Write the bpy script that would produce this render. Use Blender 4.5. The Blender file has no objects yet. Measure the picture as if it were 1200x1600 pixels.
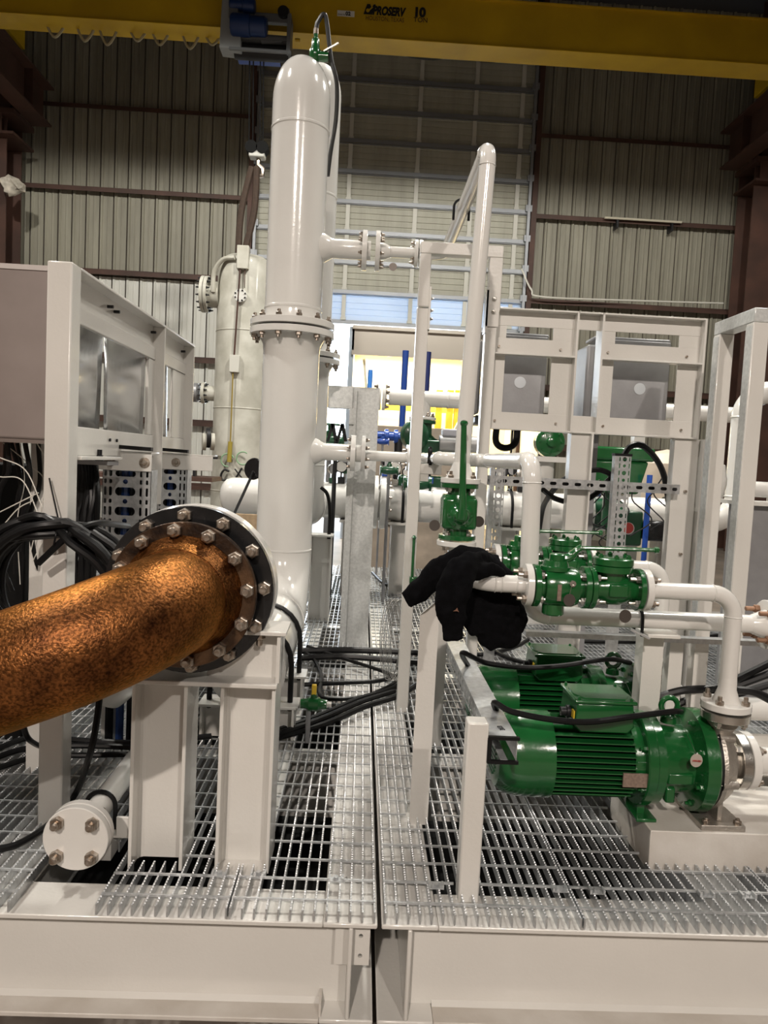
import bpy, bmesh, math, random
from mathutils import Vector, Matrix, Quaternion, noise
random.seed(7)
sc = bpy.context.scene
COL = sc.collection
V = Vector
PI = math.pi

# ------------------------------------------------------------------ camera
F, CX, CY, H = 1156.0, 600.0, 800.0, 1.2
def _camera_basis():
    th = math.radians(2.86)
    y = V(((567-CX)/F, -(718-CY)/F, 1.0)).normalized()
    a = V((math.sin(th), math.cos(th), 0))
    z = V((a.x, a.y, -(a.x*y.x+a.y*y.y)/y.z)).normalized()
    x = y.cross(z)
    if x.x < 0: x = -x
    return x, y, z            # world axes in (right, up, forward) camera terms
BX, BY, BZ = _camera_basis()
def ray(px, py):
    c = V(((px-CX)/F, -(py-CY)/F, 1.0))
    return V((BX.dot(c), BY.dot(c), BZ.dot(c)))
EYE = V((0, 0, H))
def at(px, py, Y):
    """point of the place at depth Y that the photograph shows at (px, py)"""
    d = ray(px, py); return EYE + d*(Y/d.y)
def atz(px, py, z=0.0):
    d = ray(px, py); return EYE + d*((z-H)/d.z)
cam = bpy.data.objects.new('camera', bpy.data.cameras.new('camera'))
COL.objects.link(cam)
right = V((BX.x, BY.x, BZ.x)); up = V((BX.y, BY.y, BZ.y)); fwd = V((BX.z, BY.z, BZ.z))
m = Matrix((right, up, -fwd)).transposed().to_4x4(); m.translation = EYE
cam.matrix_world = m
cam.data.sensor_fit = 'VERTICAL'; cam.data.sensor_height = 36.0
cam.data.lens = F/1600*36.0
cam.data.clip_start = 0.05; cam.data.clip_end = 200
sc.camera = cam

# ------------------------------------------------------------------ world, lamps, exposure
w = bpy.data.worlds.new('world'); sc.world = w; w.use_nodes = True
bg = w.node_tree.nodes['Background']
bg.inputs['Color'].default_value = (0.80, 0.90, 1.0, 1); bg.inputs['Strength'].default_value = 9.0
sc.view_settings.view_transform = 'Standard'
sc.view_settings.look = 'None'
sc.view_settings.gamma = 1.0
sc.view_settings.exposure = 0.0
sc.view_settings.use_curve_mapping = False
LAMPS = [  # x, y, z, watts, colour
    (-1.8, -8.5, 7.8, 1700, (1.0, 0.88, 0.78)),
    (3.6, -9.0, 7.8, 900, (1.0, 0.90, 0.81)),
    (-4.6, 2.2, 8.6, 380, (1.0, 0.95, 0.88)),
    (4.6, 3.0, 8.6, 250, (1.0, 0.95, 0.88)),
    (-5.4, 7.4, 8.1, 760, (1.0, 0.96, 0.87)),
    (0.9, 7.4, 8.1, 760, (1.0, 0.96, 0.87)),
    (5.6, 7.4, 8.1, 440, (1.0, 0.96, 0.87)),
]

# ------------------------------------------------------------------ materials
MATS = {}
def mat(name, col, rough=0.5, metal=0.0, coat=0.0, noise_amt=0.0, noise_scale=8.0, col2=None, bump=0.0, bump_scale=60.0, emit=None, estr=0.0, spec=0.5, rvar=0.0, alpha=None):
    if name in MATS: return MATS[name]
    M = bpy.data.materials.new(name); M.use_nodes = True
    nt = M.node_tree; p = nt.nodes['Principled BSDF']
    p.inputs['Base Color'].default_value = (*col, 1)
    p.inputs['Roughness'].default_value = rough
    p.inputs['Metallic'].default_value = metal
    p.inputs['Specular IOR Level'].default_value = spec
    p.inputs['Coat Weight'].default_value = coat
    p.inputs['Coat Roughness'].default_value = 0.12
    if emit:
        p.inputs['Emission Color'].default_value = (*emit, 1); p.inputs['Emission Strength'].default_value = estr
    if noise_amt > 0 or bump > 0 or rvar > 0:
        tc = nt.nodes.new('ShaderNodeTexCoord')
        geo = nt.nodes.new('ShaderNodeNewGeometry')
    if noise_amt > 0:
        n = nt.nodes.new('ShaderNodeTexNoise'); n.inputs['Scale'].default_value = noise_scale; n.inputs['Detail'].default_value = 6
        nt.links.new(geo.outputs['Position'], n.inputs['Vector'])
        r = nt.nodes.new('ShaderNodeValToRGB'); r.color_ramp.elements[0].position = 0.35; r.color_ramp.elements[1].position = 0.7
        c2 = col2 or tuple(c*(1-noise_amt) for c in col)
        r.color_ramp.elements[0].color = (*c2, 1); r.color_ramp.elements[1].color = (*col, 1)
        nt.links.new(n.outputs['Fac'], r.inputs['Fac']); nt.links.new(r.outputs['Color'], p.inputs['Base Color'])
        if rvar > 0:
            mr = nt.nodes.new('ShaderNodeMapRange'); mr.inputs['To Min'].default_value = rough-rvar; mr.inputs['To Max'].default_value = rough+rvar
            nt.links.new(n.outputs['Fac'], mr.inputs['Value']); nt.links.new(mr.outputs['Result'], p.inputs['Roughness'])
    if bump > 0:
        n2 = nt.nodes.new('ShaderNodeTexNoise'); n2.inputs['Scale'].default_value = bump_scale; n2.inputs['Detail'].default_value = 3
        nt.links.new(geo.outputs['Position'], n2.inputs['Vector'])
        b = nt.nodes.new('ShaderNodeBump'); b.inputs['Strength'].default_value = bump; b.inputs['Distance'].default_value = 0.01
        nt.links.new(n2.outputs['Fac'], b.inputs['Height']); nt.links.new(b.outputs['Normal'], p.inputs['Normal'])
    MATS[name] = M
    return M
WHITE = mat('white_paint', (0.68, 0.665, 0.63), 0.24, 0, 0.4, 0.05, 3.0, (0.635, 0.62, 0.585), 0.06, 90)
WHITE2 = mat('white_paint_pipe', (0.70, 0.69, 0.66), 0.16, 0, 0.5, 0.04, 4.0, None, 0.05, 70)
DUSTY = mat('dusty_white_paint', (0.67, 0.645, 0.605), 0.42, 0, 0.1, 0.25, 5.0, (0.52, 0.48, 0.43), 0.1, 60)
GALV = mat('galvanized', (0.62, 0.635, 0.645), 0.30, 0.6, 0, 0.3, 45.0, (0.44, 0.455, 0.465), 0.12, 120)
GALVW = mat('galvanized_pale', (0.70, 0.72, 0.71), 0.28, 0.25, 0, 0.25, 60.0, (0.55, 0.57, 0.565), 0.1, 120)
STEEL = mat('bolt_steel', (0.50, 0.46, 0.41), 0.34, 0.9, 0, 0.35, 90, (0.28, 0.22, 0.17))
STAIN = mat('stainless', (0.62, 0.60, 0.56), 0.27, 1.0, 0, 0.15, 25, None, 0.06, 180)
SHEET = mat('stainless_sheet', (0.60, 0.61, 0.61), 0.24, 0.95, 0, 0.1, 3, None, 0.15, 5)
CAST = mat('cast_stainless', (0.55, 0.51, 0.46), 0.42, 0.85, 0, 0.2, 30, None, 0.25, 140)
GREEN = mat('green_paint', (0.009, 0.098, 0.023), 0.2, 0, 0.6, 0.1, 8, (0.007, 0.082, 0.019), 0.08, 60)
GREEND = mat('green_paint_dark', (0.006, 0.075, 0.028), 0.3, 0, 0.4, 0.2, 8, None, 0.1, 60)
BLACK = mat('black_rubber', (0.007, 0.007, 0.008), 0.38, 0, 0, 0.3, 30, (0.009, 0.009, 0.009), spec=0.2)
BLACKP = mat('black_paint', (0.006, 0.007, 0.008), 0.22, 0.0, 0.2, 0.3, 20, (0.014, 0.014, 0.015), spec=0.35)
CLOTH = mat('black_fleece', (0.0045, 0.0045, 0.0055), 0.95, 0, 0, 0.3, 60, (0.003, 0.003, 0.0035), 0.3, 400, spec=0.06)
YELLOW = mat('yellow_paint', (0.58, 0.37, 0.007), 0.45, 0, 0, 0.3, 1.2, (0.45, 0.28, 0.006))
BROWN = mat('brown_primer', (0.085, 0.038, 0.026), 0.6, 0, 0, 0.35, 2.0, (0.05, 0.024, 0.017))
GREYBOX = mat('grey_enclosure', (0.29, 0.29, 0.30), 0.4, 0.2, 0, 0.12, 14, None, 0.05, 80)
TAUPE = mat('taupe_enclosure', (0.255, 0.215, 0.20), 0.45, 0, 0.05, 0.25, 5, (0.21, 0.175, 0.162))
BLUE = mat('blue_paint', (0.012, 0.06, 0.32), 0.35, 0, 0.2)
BLUE2 = mat('hoist_blue', (0.008, 0.03, 0.12), 0.4)
HOISTG = mat('hoist_grey', (0.12, 0.125, 0.13), 0.5, 0.1)
DARK = mat('dark_steel', (0.018, 0.018, 0.02), 0.45, 0.4)
GREENB = mat('green_fin_gap_shade', (0.002, 0.022, 0.009), 0.4)  # near-black green, shade between the motor fins put into the colour
VOID = mat('flat_black', (0.006, 0.006, 0.006), 0.7, spec=0.1)  # shade in the grating voids, also plain black for ropes, sheaves and cabinet
LETTER = mat('black_lettering', (0.006, 0.006, 0.007), 0.6)
TAGM = mat('tag_disc', (0.62, 0.56, 0.50), 0.35, 0.5)
TAGD = mat('tag_disc_dark', (0.10, 0.085, 0.075), 0.4, 0.5)
PLATE = mat('name_plate', (0.36, 0.27, 0.22), 0.4, 0.5, 0, 0.3, 120)
CREAM = mat('cream_panel', (0.80, 0.74, 0.58), 0.5)
TANKM = mat('weathered_tank', (0.56, 0.55, 0.49), 0.5, 0, 0.1, 0.4, 4.0, (0.40, 0.385, 0.33), 0.12, 12)
ORANGE = mat('orange_print', (0.16, 0.075, 0.045), 0.6)
WOOD = mat('plywood', (0.42, 0.30, 0.18), 0.7, 0, 0, 0.3, 20)
REDM = mat('red_label', (0.45, 0.05, 0.04), 0.5)
LAMPM = mat('lamp_glass', (1, 1, 1), 0.5, emit=(1.0, 0.95, 0.86), estr=45.0)
PALEB = mat('pale_wire', (0.7, 0.68, 0.62), 0.5)

def wall_material(name, base, dark, rough):
    M = bpy.data.materials.new(name); M.use_nodes = True
    nt = M.node_tree; p = nt.nodes['Principled BSDF']; p.inputs['Roughness'].default_value = rough
    geo = nt.nodes.new('ShaderNodeNewGeometry')
    mp = nt.nodes.new('ShaderNodeMapping'); mp.inputs['Scale'].default_value = (3.0, 1.0, 0.35)
    n = nt.nodes.new('ShaderNodeTexNoise'); n.inputs['Scale'].default_value = 1.0; n.inputs['Detail'].default_value = 8; n.inputs['Roughness'].default_value = 0.65
    r = nt.nodes.new('ShaderNodeValToRGB')
    r.color_ramp.elements[0].position = 0.3; r.color_ramp.elements[1].position = 0.72
    r.color_ramp.elements[0].color = (*dark, 1); r.color_ramp.elements[1].color = (*base, 1)
    nt.links.new(geo.outputs['Position'], mp.inputs['Vector']); nt.links.new(mp.outputs['Vector'], n.inputs['Vector'])
    nt.links.new(n.outputs['Fac'], r.inputs['Fac']); nt.links.new(r.outputs['Color'], p.inputs['Base Color'])
    return M
WALLM = wall_material('corrugated_wall', (0.335, 0.32, 0.255), (0.20, 0.188, 0.148), 0.5)
DOORM = wall_material('door_section', (0.44, 0.43, 0.36), (0.31, 0.30, 0.245), 0.5)
CEILM = mat('ceiling_dark', (0.05, 0.05, 0.055), 0.8)
FLOORM = mat('concrete', (0.20, 0.165, 0.135), 0.6, 0, 0, 0.45, 1.5, (0.11, 0.09, 0.075), 0.1, 30)

def rust_material():
    M = bpy.data.materials.new('rusted_steel'); M.use_nodes = True
    nt = M.node_tree; p = nt.nodes['Principled BSDF']
    geo = nt.nodes.new('ShaderNodeNewGeometry')
    n = nt.nodes.new('ShaderNodeTexNoise'); n.inputs['Scale'].default_value = 7; n.inputs['Detail'].default_value = 9; n.inputs['Roughness'].default_value = 0.7
    n2 = nt.nodes.new('ShaderNodeTexNoise'); n2.inputs['Scale'].default_value = 150; n2.inputs['Detail'].default_value = 3
    r = nt.nodes.new('ShaderNodeValToRGB')
    r.color_ramp.elements[0].position = 0.32; r.color_ramp.elements[0].color = (0.06, 0.020, 0.010, 1)
    r.color_ramp.elements[1].position = 0.68; r.color_ramp.elements[1].color = (0.46, 0.18, 0.055, 1)
    r2 = nt.nodes.new('ShaderNodeValToRGB')
    r2.color_ramp.elements[0].position = 0.38; r2.color_ramp.elements[0].color = (0.22, 0.22, 0.22, 1)
    r2.color_ramp.elements[1].position = 0.6; r2.color_ramp.elements[1].color = (1, 1, 1, 1)
    mx = nt.nodes.new('ShaderNodeMix'); mx.data_type = 'RGBA'; mx.blend_type = 'MULTIPLY'; mx.inputs['Factor'].default_value = 0.8
    b = nt.nodes.new('ShaderNodeBump'); b.inputs['Strength'].default_value = 0.5; b.inputs['Distance'].default_value = 0.004
    for a in (n, n2): nt.links.new(geo.outputs['Position'], a.inputs['Vector'])
    nt.links.new(n.outputs['Fac'], r.inputs['Fac']); nt.links.new(n2.outputs['Fac'], r2.inputs['Fac'])
    nt.links.new(r.outputs['Color'], mx.inputs['A']); nt.links.new(r2.outputs['Color'], mx.inputs['B'])
    nt.links.new(mx.outputs['Result'], p.inputs['Base Color'])
    nt.links.new(n2.outputs['Fac'], b.inputs['Height']); nt.links.new(b.outputs['Normal'], p.inputs['Normal'])
    p.inputs['Roughness'].default_value = 0.40; p.inputs['Metallic'].default_value = 0.88
    p.inputs['Specular Tint'].default_value = (1.0, 0.7, 0.4, 1)
    return M
RUST = rust_material()
RUSTF = mat('rusty_flange', (0.15, 0.085, 0.045), 0.3, 0.6, 0, 0.7, 16, (0.022, 0.014, 0.011), 0.2, 120)

# ------------------------------------------------------------------ mesh helpers
ORIG = {}
def frame_of(d):
    d = d.normalized()
    a = V((0, 0, 1)) if abs(d.z) < 0.9 else V((1, 0, 0))
    u = a.cross(d).normalized(); v = d.cross(u).normalized()
    return u, v
class MB:
    def __init__(s): s.v = []; s.f = []
    def add(s, vs, fs):
        o = len(s.v); s.v += [V(x) for x in vs]; s.f += [tuple(i+o for i in q) for q in fs]; return s
    def box(s, x0, x1, y0, y1, z0, z1):
        if x0 > x1: x0, x1 = x1, x0
        if y0 > y1: y0, y1 = y1, y0
        if z0 > z1: z0, z1 = z1, z0
        return s.add([(x0,y0,z0),(x1,y0,z0),(x1,y1,z0),(x0,y1,z0),(x0,y0,z1),(x1,y0,z1),(x1,y1,z1),(x0,y1,z1)],
              [(0,3,2,1),(4,5,6,7),(0,1,5,4),(1,2,6,5),(2,3,7,6),(3,0,4,7)])
    def bar(s, p0, p1, w, h, upv=(0,0,1)):
        p0, p1 = V(p0), V(p1); d = (p1-p0).normalized(); u = d.cross(V(upv)).normalized(); v = u.cross(d)
        vs = []
        for p in (p0, p1):
            for a, b in ((-1,-1),(1,-1),(1,1),(-1,1)): vs.append(p+u*(a*w/2)+v*(b*h/2))
        return s.add(vs, [(0,1,2,3),(7,6,5,4),(0,4,5,1),(1,5,6,2),(2,6,7,3),(3,7,4,0)])
    def lathe(s, prof, o=(0,0,0), axis=(0,0,1), n=24, ref=None):
        """prof: (distance along axis, radius) pairs; ends closed when the radius is not 0"""
        o, d = V(o), V(axis).normalized(); u, v = frame_of(d)
        if ref is not None: u = V(ref).normalized(); v = d.cross(u)
        base = len(s.v); rings = []
        for t, r in prof:
            if r < 1e-6: rings.append([len(s.v)]); s.v.append(o+d*t)
            else:
                rings.append(list(range(len(s.v), len(s.v)+n)))
                for i in range(n):
                    a = 2*PI*i/n; s.v.append(o+d*t+u*(r*math.cos(a))+v*(r*math.sin(a)))
        for A, B in zip(rings, rings[1:]):
            for i in range(n):
                j = (i+1) % n
                if len(A) == 1 and len(B) == 1: continue
                if len(A) == 1: s.f.append((A[0], B[j], B[i]))
                elif len(B) == 1: s.f.append((A[i], A[j], B[0]))
                else: s.f.append((A[i], A[j], B[j], B[i]))
        if len(rings[0]) > 1: s.f.append(tuple(reversed(rings[0])))
        if len(rings[-1]) > 1: s.f.append(tuple(rings[-1]))
        return s
    def cyl(s, p0, p1, r, n=20, r1=None):
        p0, p1 = V(p0), V(p1); L = (p1-p0).length
        return s.lathe([(0, r), (L, r if r1 is None else r1)], p0, p1-p0, n)
    def tube(s, pts, r, n=10, closed=False, cap=True):
        pts = [V(p) for p in pts]
        if not isinstance(r, (list, tuple)): pts = [p for i, p in enumerate(pts) if i == 0 or (p-pts[i-1]).length > 1e-6]
        N = len(pts)
        rs = r if isinstance(r, (list, tuple)) else [r]*N
        tan = []
        for i in range(N):
            a = pts[(i-1) % N] if (closed or i > 0) else pts[i]
            b = pts[(i+1) % N] if (closed or i < N-1) else pts[i]
            tan.append((b-a).normalized())
        u, v = frame_of(tan[0]); rings = []
        for i in range(N):
            if i: u = (u - tan[i]*u.dot(tan[i])).normalized()
            w_ = tan[i].cross(u)
            rings.append(list(range(len(s.v), len(s.v)+n)))
            for k in range(n):
                a = 2*PI*k/n; s.v.append(pts[i]+u*(rs[i]*math.cos(a))+w_*(rs[i]*math.sin(a)))
        M = N if closed else N-1
        for i in range(M):
            A, B = rings[i], rings[(i+1) % N]
            for k in range(n): s.f.append((A[k], A[(k+1) % n], B[(k+1) % n], B[k]))
        if cap and not closed: s.f.append(tuple(reversed(rings[0]))); s.f.append(tuple(rings[-1]))
        return s
    def prism(s, poly, o, ex, ey, ez, depth):
        """2-D outline poly in the plane (ex, ey) at o, pushed along ez"""
        o, ex, ey, ez = V(o), V(ex), V(ey), V(ez); n = len(poly)
        vs = [o+ex*a+ey*b for a, b in poly] + [o+ex*a+ey*b+ez*depth for a, b in poly]
        fs = [tuple(range(n-1, -1, -1)), tuple(range(n, 2*n))]
        fs += [(i, (i+1) % n, n+(i+1) % n, n+i) for i in range(n)]
        return s.add(vs, fs)
    def plate(s, o, ex, ey, ez, cells, t):
        """perforated plate: cells (x0,x1,y0,y1,hole) with hole = None or (cx,cy,rx,ry); slots are superellipses"""
        o, ex, ey, ez = V(o), V(ex), V(ey), V(ez); n = 16
        for x0, x1, y0, y1, hole in cells:
            if hole is None:
                s.prism([(x0,y0),(x1,y0),(x1,y1),(x0,y1)], o, ex, ey, ez, t); continue
            cx, cy, rx, ry = hole; inner = []; outer = []
            for i in range(n):
                a = 2*PI*(i+0.5)/n; c, q = math.cos(a), math.sin(a)
                k = min(rx, ry)
                hx = (rx-k)*(1 if c > 0 else -1)+k*c; hy = (ry-k)*(1 if q > 0 else -1)+k*q
                inner.append((cx+hx, cy+hy))
                ox = x1 if c > 0 else x0; oy = y1 if q > 0 else y0
                if abs(c) > abs(q): pt = (ox, cy+(q/abs(c))*abs(oy-cy))
                else: pt = (cx+(c/abs(q))*abs(ox-cx), oy)
                outer.append(pt)
            # square the corners
            for i in range(n):
                a = 2*PI*(i+0.5)/n
                if i % 4 in (1, 2) and False: pass
            b = len(s.v)
            for z in (0, t):
                for lst in (outer, inner):
                    for a, q in lst: s.v.append(o+ex*a+ey*q+ez*z)
            for i in range(n):
                j = (i+1) % n
                O0, O1, I0, I1 = b+i, b+j, b+n+i, b+n+j
                o0, o1, i0, i1 = b+2*n+i, b+2*n+j, b+3*n+i, b+3*n+j
                s.f += [(O1, O0, I0, I1), (o0, o1, i1, i0), (I0, i0, i1, I1), (O0, O1, o1, o0)]
            # corner triangles
            for cxn, cyn, (i, j) in ((x1, y1, (1, 2)), (x0, y1, (5, 6)), (x0, y0, (9, 10)), (x1, y0, (13, 14))):
                k = len(s.v); s.v += [o+ex*cxn+ey*cyn, o+ex*cxn+ey*cyn+ez*t]
                s.f += [(k, b+j, b+i) if False else (b+i, k, b+j), (k+1, b+2*n+i, b+2*n+j)]
        return s
    def mesh(s, name, org, smooth=True, ang=35):
        me = bpy.data.meshes.new(name)
        me.from_pydata([p-org for p in s.v], [], s.f); me.update()
        bm = bmesh.new(); bm.from_mesh(me); bmesh.ops.recalc_face_normals(bm, faces=bm.faces); bm.to_mesh(me); bm.free()
        if smooth:
            me.polygons.foreach_set('use_smooth', [True]*len(me.polygons))
            me.set_sharp_from_angle(angle=math.radians(ang))
        return me
    def build(s, name, material, parent=None, bevel=0.0, seg=2, smooth=True, ang=35):
        org = ORIG[parent.name] if parent else V((0, 0, 0))
        if parent is None:
            lo = V((min(p.x for p in s.v), min(p.y for p in s.v), min(p.z for p in s.v)))
            hi = V((max(p.x for p in s.v), max(p.y for p in s.v), max(p.z for p in s.v)))
            org = V(((lo.x+hi.x)/2, (lo.y+hi.y)/2, lo.z))
        me = s.mesh(name, org, smooth, ang); me.materials.append(material)
        o = bpy.data.objects.new(name, me); COL.objects.link(o)
        ORIG[o.name] = org
        if parent: o.parent = parent
        else: o.location = org
        if bevel > 0:
            b = o.modifiers.new('bevel', 'BEVEL'); b.width = bevel; b.segments = seg; b.limit_method = 'ANGLE'; b.angle_limit = math.radians(50)
            b.harden_normals = False
        return o
def inst(mesh, name, parent, loc, rot=None, scale=None, material=None):
    """a piece that shares mesh data with its alikes"""
    o = bpy.data.objects.new(name, mesh); COL.objects.link(o)
    if parent: o.parent = parent; o.location = V(loc)-ORIG[parent.name]
    else: o.location = loc
    ORIG[o.name] = V(loc)
    if rot is not None: o.rotation_mode = 'QUATERNION'; o.rotation_quaternion = rot
    if scale: o.scale = scale
    return o
def thing(name, label, cat, loc, group=None, kind=None):
    o = bpy.data.objects.new(name, None); COL.objects.link(o)
    o.empty_display_size = 0.1; o.location = V(loc); ORIG[o.name] = V(loc)
    if label: o['label'] = label
    if cat: o['category'] = cat
    if group: o['group'] = group
    if kind: o['kind'] = kind
    return o
def tag(o, label, cat, group=None):
    o['label'] = label; o['category'] = cat
    if group: o['group'] = group
    return o
def catmull(pts, k=8):
    pts = [V(p) for p in pts]; out = []
    P = [pts[0]*2-pts[1]] + pts + [pts[-1]*2-pts[-2]]
    for i in range(1, len(P)-2):
        a, b, c, d = P[i-1:i+3]
        for j in range(k):
            t = j/k
            out.append(0.5*((2*b)+(c-a)*t+(2*a-5*b+4*c-d)*t*t+(-a+3*b-3*c+d)*t**3))
    out.append(pts[-1]); return out
def bent(pts, R, k=8):
    """polyline with its corners rounded at radius R; also the weld spots"""
    pts = [V(p) for p in pts]; out = [pts[0]]; welds = []
    for i in range(1, len(pts)-1):
        a = (pts[i-1]-pts[i]).normalized(); b = (pts[i+1]-pts[i]).normalized()
        ang = a.angle(b); t = R/math.tan(ang/2)
        c = pts[i]+(a+b).normalized()*(R/math.sin(ang/2))
        s_, e_ = pts[i]+a*t, pts[i]+b*t
        x = (s_-c); nrm = x.cross(e_-c).normalized(); tot = PI-ang
        for j in range(k+1): out.append(c+Quaternion(nrm, tot*j/k) @ x)
        welds += [(s_, a), (e_, b)]
    out.append(pts[-1]); return out, welds
def pipe_mesh(pts, r, R=None, n=24, welds=True, extra=()):
    path, wl = bent(pts, R or r*3, 9) if len(pts) > 2 else (pts, [])
    mb = MB().tube(path, r, n)
    for p, d in list(wl if welds else []) + list(extra):
        d = V(d).normalized(); p = V(p); q = r*0.085
        mb.lathe([(-q*1.2, r*0.99), (-q*0.6, r+q*0.7), (0, r+q), (q*0.6, r+q*0.7), (q*1.2, r*0.99)], p, d, n)
    return mb
# bolts: one mesh per size, shared
BOLTS = {}
def bolt_mesh(size, stick, mt, key=''):
    k = (round(size, 4), round(stick, 4), mt.name)
    if k not in BOLTS:
        mb = MB()
        h = size*0.9
        mb.lathe([(0, size*0.86), (h*0.85, size*0.86), (h, size*0.74)], (0,0,0), (0,0,1), 6)
        mb.lathe([(h*0.5, size*0.48), (h+stick-size*0.1, size*0.48), (h+stick, size*0.38)], (0,0,0), (0,0,1), 10)
        me = mb.mesh('bolt', V((0,0,0))); me.materials.append(mt); BOLTS[k] = me
    return BOLTS[k]
def rot_to(d):
    return V((0, 0, 1)).rotation_difference(V(d).normalized())
def flange(parent, c, axis, od, t, nb=0, bc=0, bs=0.018, side=1, stick=0.02, material=WHITE2, name='flange', bmat=STEEL, phase=0.5, both=False, n=32, label=None):
    """disc from c along axis (thickness t); bolts stand on the far face (side=1) and / or near face"""
    c, d = V(c), V(axis).normalized()
    mb = MB().lathe([(0, od/2-0.002), (0.002, od/2), (t-0.002, od/2), (t, od/2-0.002)], c, d, n)
    o = mb.build(name, material, parent)
    if label: o['label'] = label
    u, v = frame_of(d)
    for i in range(nb):
        a = 2*PI*(i+phase)/nb; off = u*(bc/2*math.cos(a))+v*(bc/2*math.sin(a))
        if side >= 0: inst(bolt_mesh(bs, stick, bmat), 'bolt', o, c+d*t+off, rot_to(d))
        if side <= 0 or both: inst(bolt_mesh(bs, stick, bmat), 'bolt', o, c+off, rot_to(-d))
    return o
def text_mesh(body, size, shear=0.0, bold=0.0):
    cu = bpy.data.curves.new('text', 'FONT'); cu.body = body; cu.size = size; cu.shear = shear; cu.offset = bold
    cu.extrude = 0.0015; cu.align_x = 'LEFT'
    ob = bpy.data.objects.new('text', cu); COL.objects.link(ob)
    dg = bpy.context.evaluated_depsgraph_get()
    me = bpy.data.meshes.new_from_object(ob.evaluated_get(dg))
    bpy.data.objects.remove(ob); bpy.data.curves.remove(cu)
    return me
def lettering(parent, body, loc, size, material, name='lettering', shear=0.0, bold=0.0, sx=1.0, rot=None):
    me = text_mesh(body, size, shear, bold); me.materials.append(material)
    q = rot or Matrix(((1,0,0),(0,0,-1),(0,1,0))).to_quaternion()      # upright, facing -Y
    return inst(me, name, parent, loc, q, (sx, 1, 1))
def cable(name, label, pts, r, material=BLACK, group=None, k=8, n=8, cat='cable'):
    return tag(MB().tube(catmull(pts, k), r, n).build(name, material), label, cat, group)
def ubolt(parent, c, axis, r, rod, drop, name='u_bolt', material=BLACK):
    """strap over a pipe running along axis, legs down"""
    c, d = V(c), V(axis).normalized(); s_ = d.cross(V((0,0,1))).normalized()
    pts = [c-s_*r+V((0,0,-drop))]
    for i in range(13):
        a = PI-PI*i/12; pts.append(c+s_*(r*math.cos(a))+V((0,0,r*math.sin(a))))
    pts.append(c+s_*r+V((0,0,-drop)))
    return MB().tube(pts, rod, 8).build(name, material, parent)
def structure(o): o['kind'] = 'structure'; return o

# ================================================================== building shell
FZ = -0.42
SIDEM = mat('brown_side_wall', (0.13, 0.105, 0.085), 0.7, 0, 0, 0.3, 1.0)
XL, XR, YB, YF, ZC = -9.6, 10.4, 17.0, -15.0, 11.6
structure(MB().box(XL-0.3, XR+0.3, YF-0.3, 40, FZ-0.1, FZ).build('floor', FLOORM))
structure(MB().box(XL-0.3, XR+0.3, YF-0.3, YB+0.3, ZC, ZC+0.1).build('ceiling', CEILM))
structure(MB().box(XL-0.25, XL, YF-0.3, YB, FZ, ZC).build('wall_left', SIDEM))
structure(MB().box(XR, XR+0.25, YF-0.3, YB, FZ, ZC).build('wall_right', SIDEM))
structure(MB().box(XL, XR, YF-0.25, YF, FZ, ZC).build('wall_front', SIDEM))
DX0, DX1, DZ1, DZ0 = -2.62, 3.42, 10.25, 4.32        # door curtain: sides, top, bottom
wall = thing('wall_back', None, None, (0, YB+0.1, FZ), kind='structure')
back = MB()
back.box(XL, DX0-0.1, YB+0.15, YB+0.19, FZ, ZC).box(DX1+0.1, XR, YB+0.15, YB+0.19, FZ, ZC).box(DX0-0.1, DX1+0.1, YB+0.15, YB+0.19, DZ1+0.2, ZC)
back.build('liner', SIDEM, wall)
PW = 0.305
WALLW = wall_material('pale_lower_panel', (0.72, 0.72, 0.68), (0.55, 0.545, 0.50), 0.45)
def panel_mesh(h):
    prof = [(0, 0), (0.022, -0.034), (0.05, -0.034), (0.072, 0), (0.155, 0), (0.165, -0.009), (0.185, -0.009), (0.195, 0), (0.283, 0), (0.283, 0.006), (0, 0.006)]
    mb = MB().prism(prof, (0,0,0), (1,0,0), (0,1,0), (0,0,1), h)
    me = mb.mesh('wall_panel', V((0,0,0)), smooth=False); me.materials.append(WALLM); return me
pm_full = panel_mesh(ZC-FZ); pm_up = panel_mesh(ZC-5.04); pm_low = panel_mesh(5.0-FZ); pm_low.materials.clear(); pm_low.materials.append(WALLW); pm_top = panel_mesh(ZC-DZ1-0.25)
x = DX0-0.14-PW
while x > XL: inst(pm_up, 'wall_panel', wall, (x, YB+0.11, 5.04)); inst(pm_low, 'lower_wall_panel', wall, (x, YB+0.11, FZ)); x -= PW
x = DX1+0.14
while x < XR-PW: inst(pm_full, 'wall_panel', wall, (x, YB+0.11, FZ)); x += PW
x = DX0-0.1
while x < DX1: inst(pm_top, 'wall_panel', wall, (x, YB+0.11, DZ1+0.25)); x += PW
GIRT = MB().box(0, 1, -0.16, 0, -0.01, 0.01).box(0, 1, -0.165, -0.155, -0.075, 0.01).box(0, 1, -0.012, 0, -0.01, 0.075)
gm = GIRT.mesh('girt', V((0,0,0))); gm.materials.append(BROWN)
for z in (10.35, 8.62, 6.86, 5.08, 3.25, 1.84, 0.4):
    inst(gm, 'girt', wall, (XL, YB+0.07, z), scale=(DX0-0.2-XL, 1, 1))
for z in (10.35, 8.62, 6.86, 4.98, 3.05, 1.7, 0.4):
    inst(gm, 'girt', wall, (DX1+0.2, YB+0.07, z), scale=(XR-DX1-0.2, 1, 1))
for xx in (DX0-0.2, DX1+0.08): MB().box(xx, xx+0.12, YB-0.12, YB+0.1, FZ, ZC).build('door_jamb', BROWN, wall)
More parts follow.
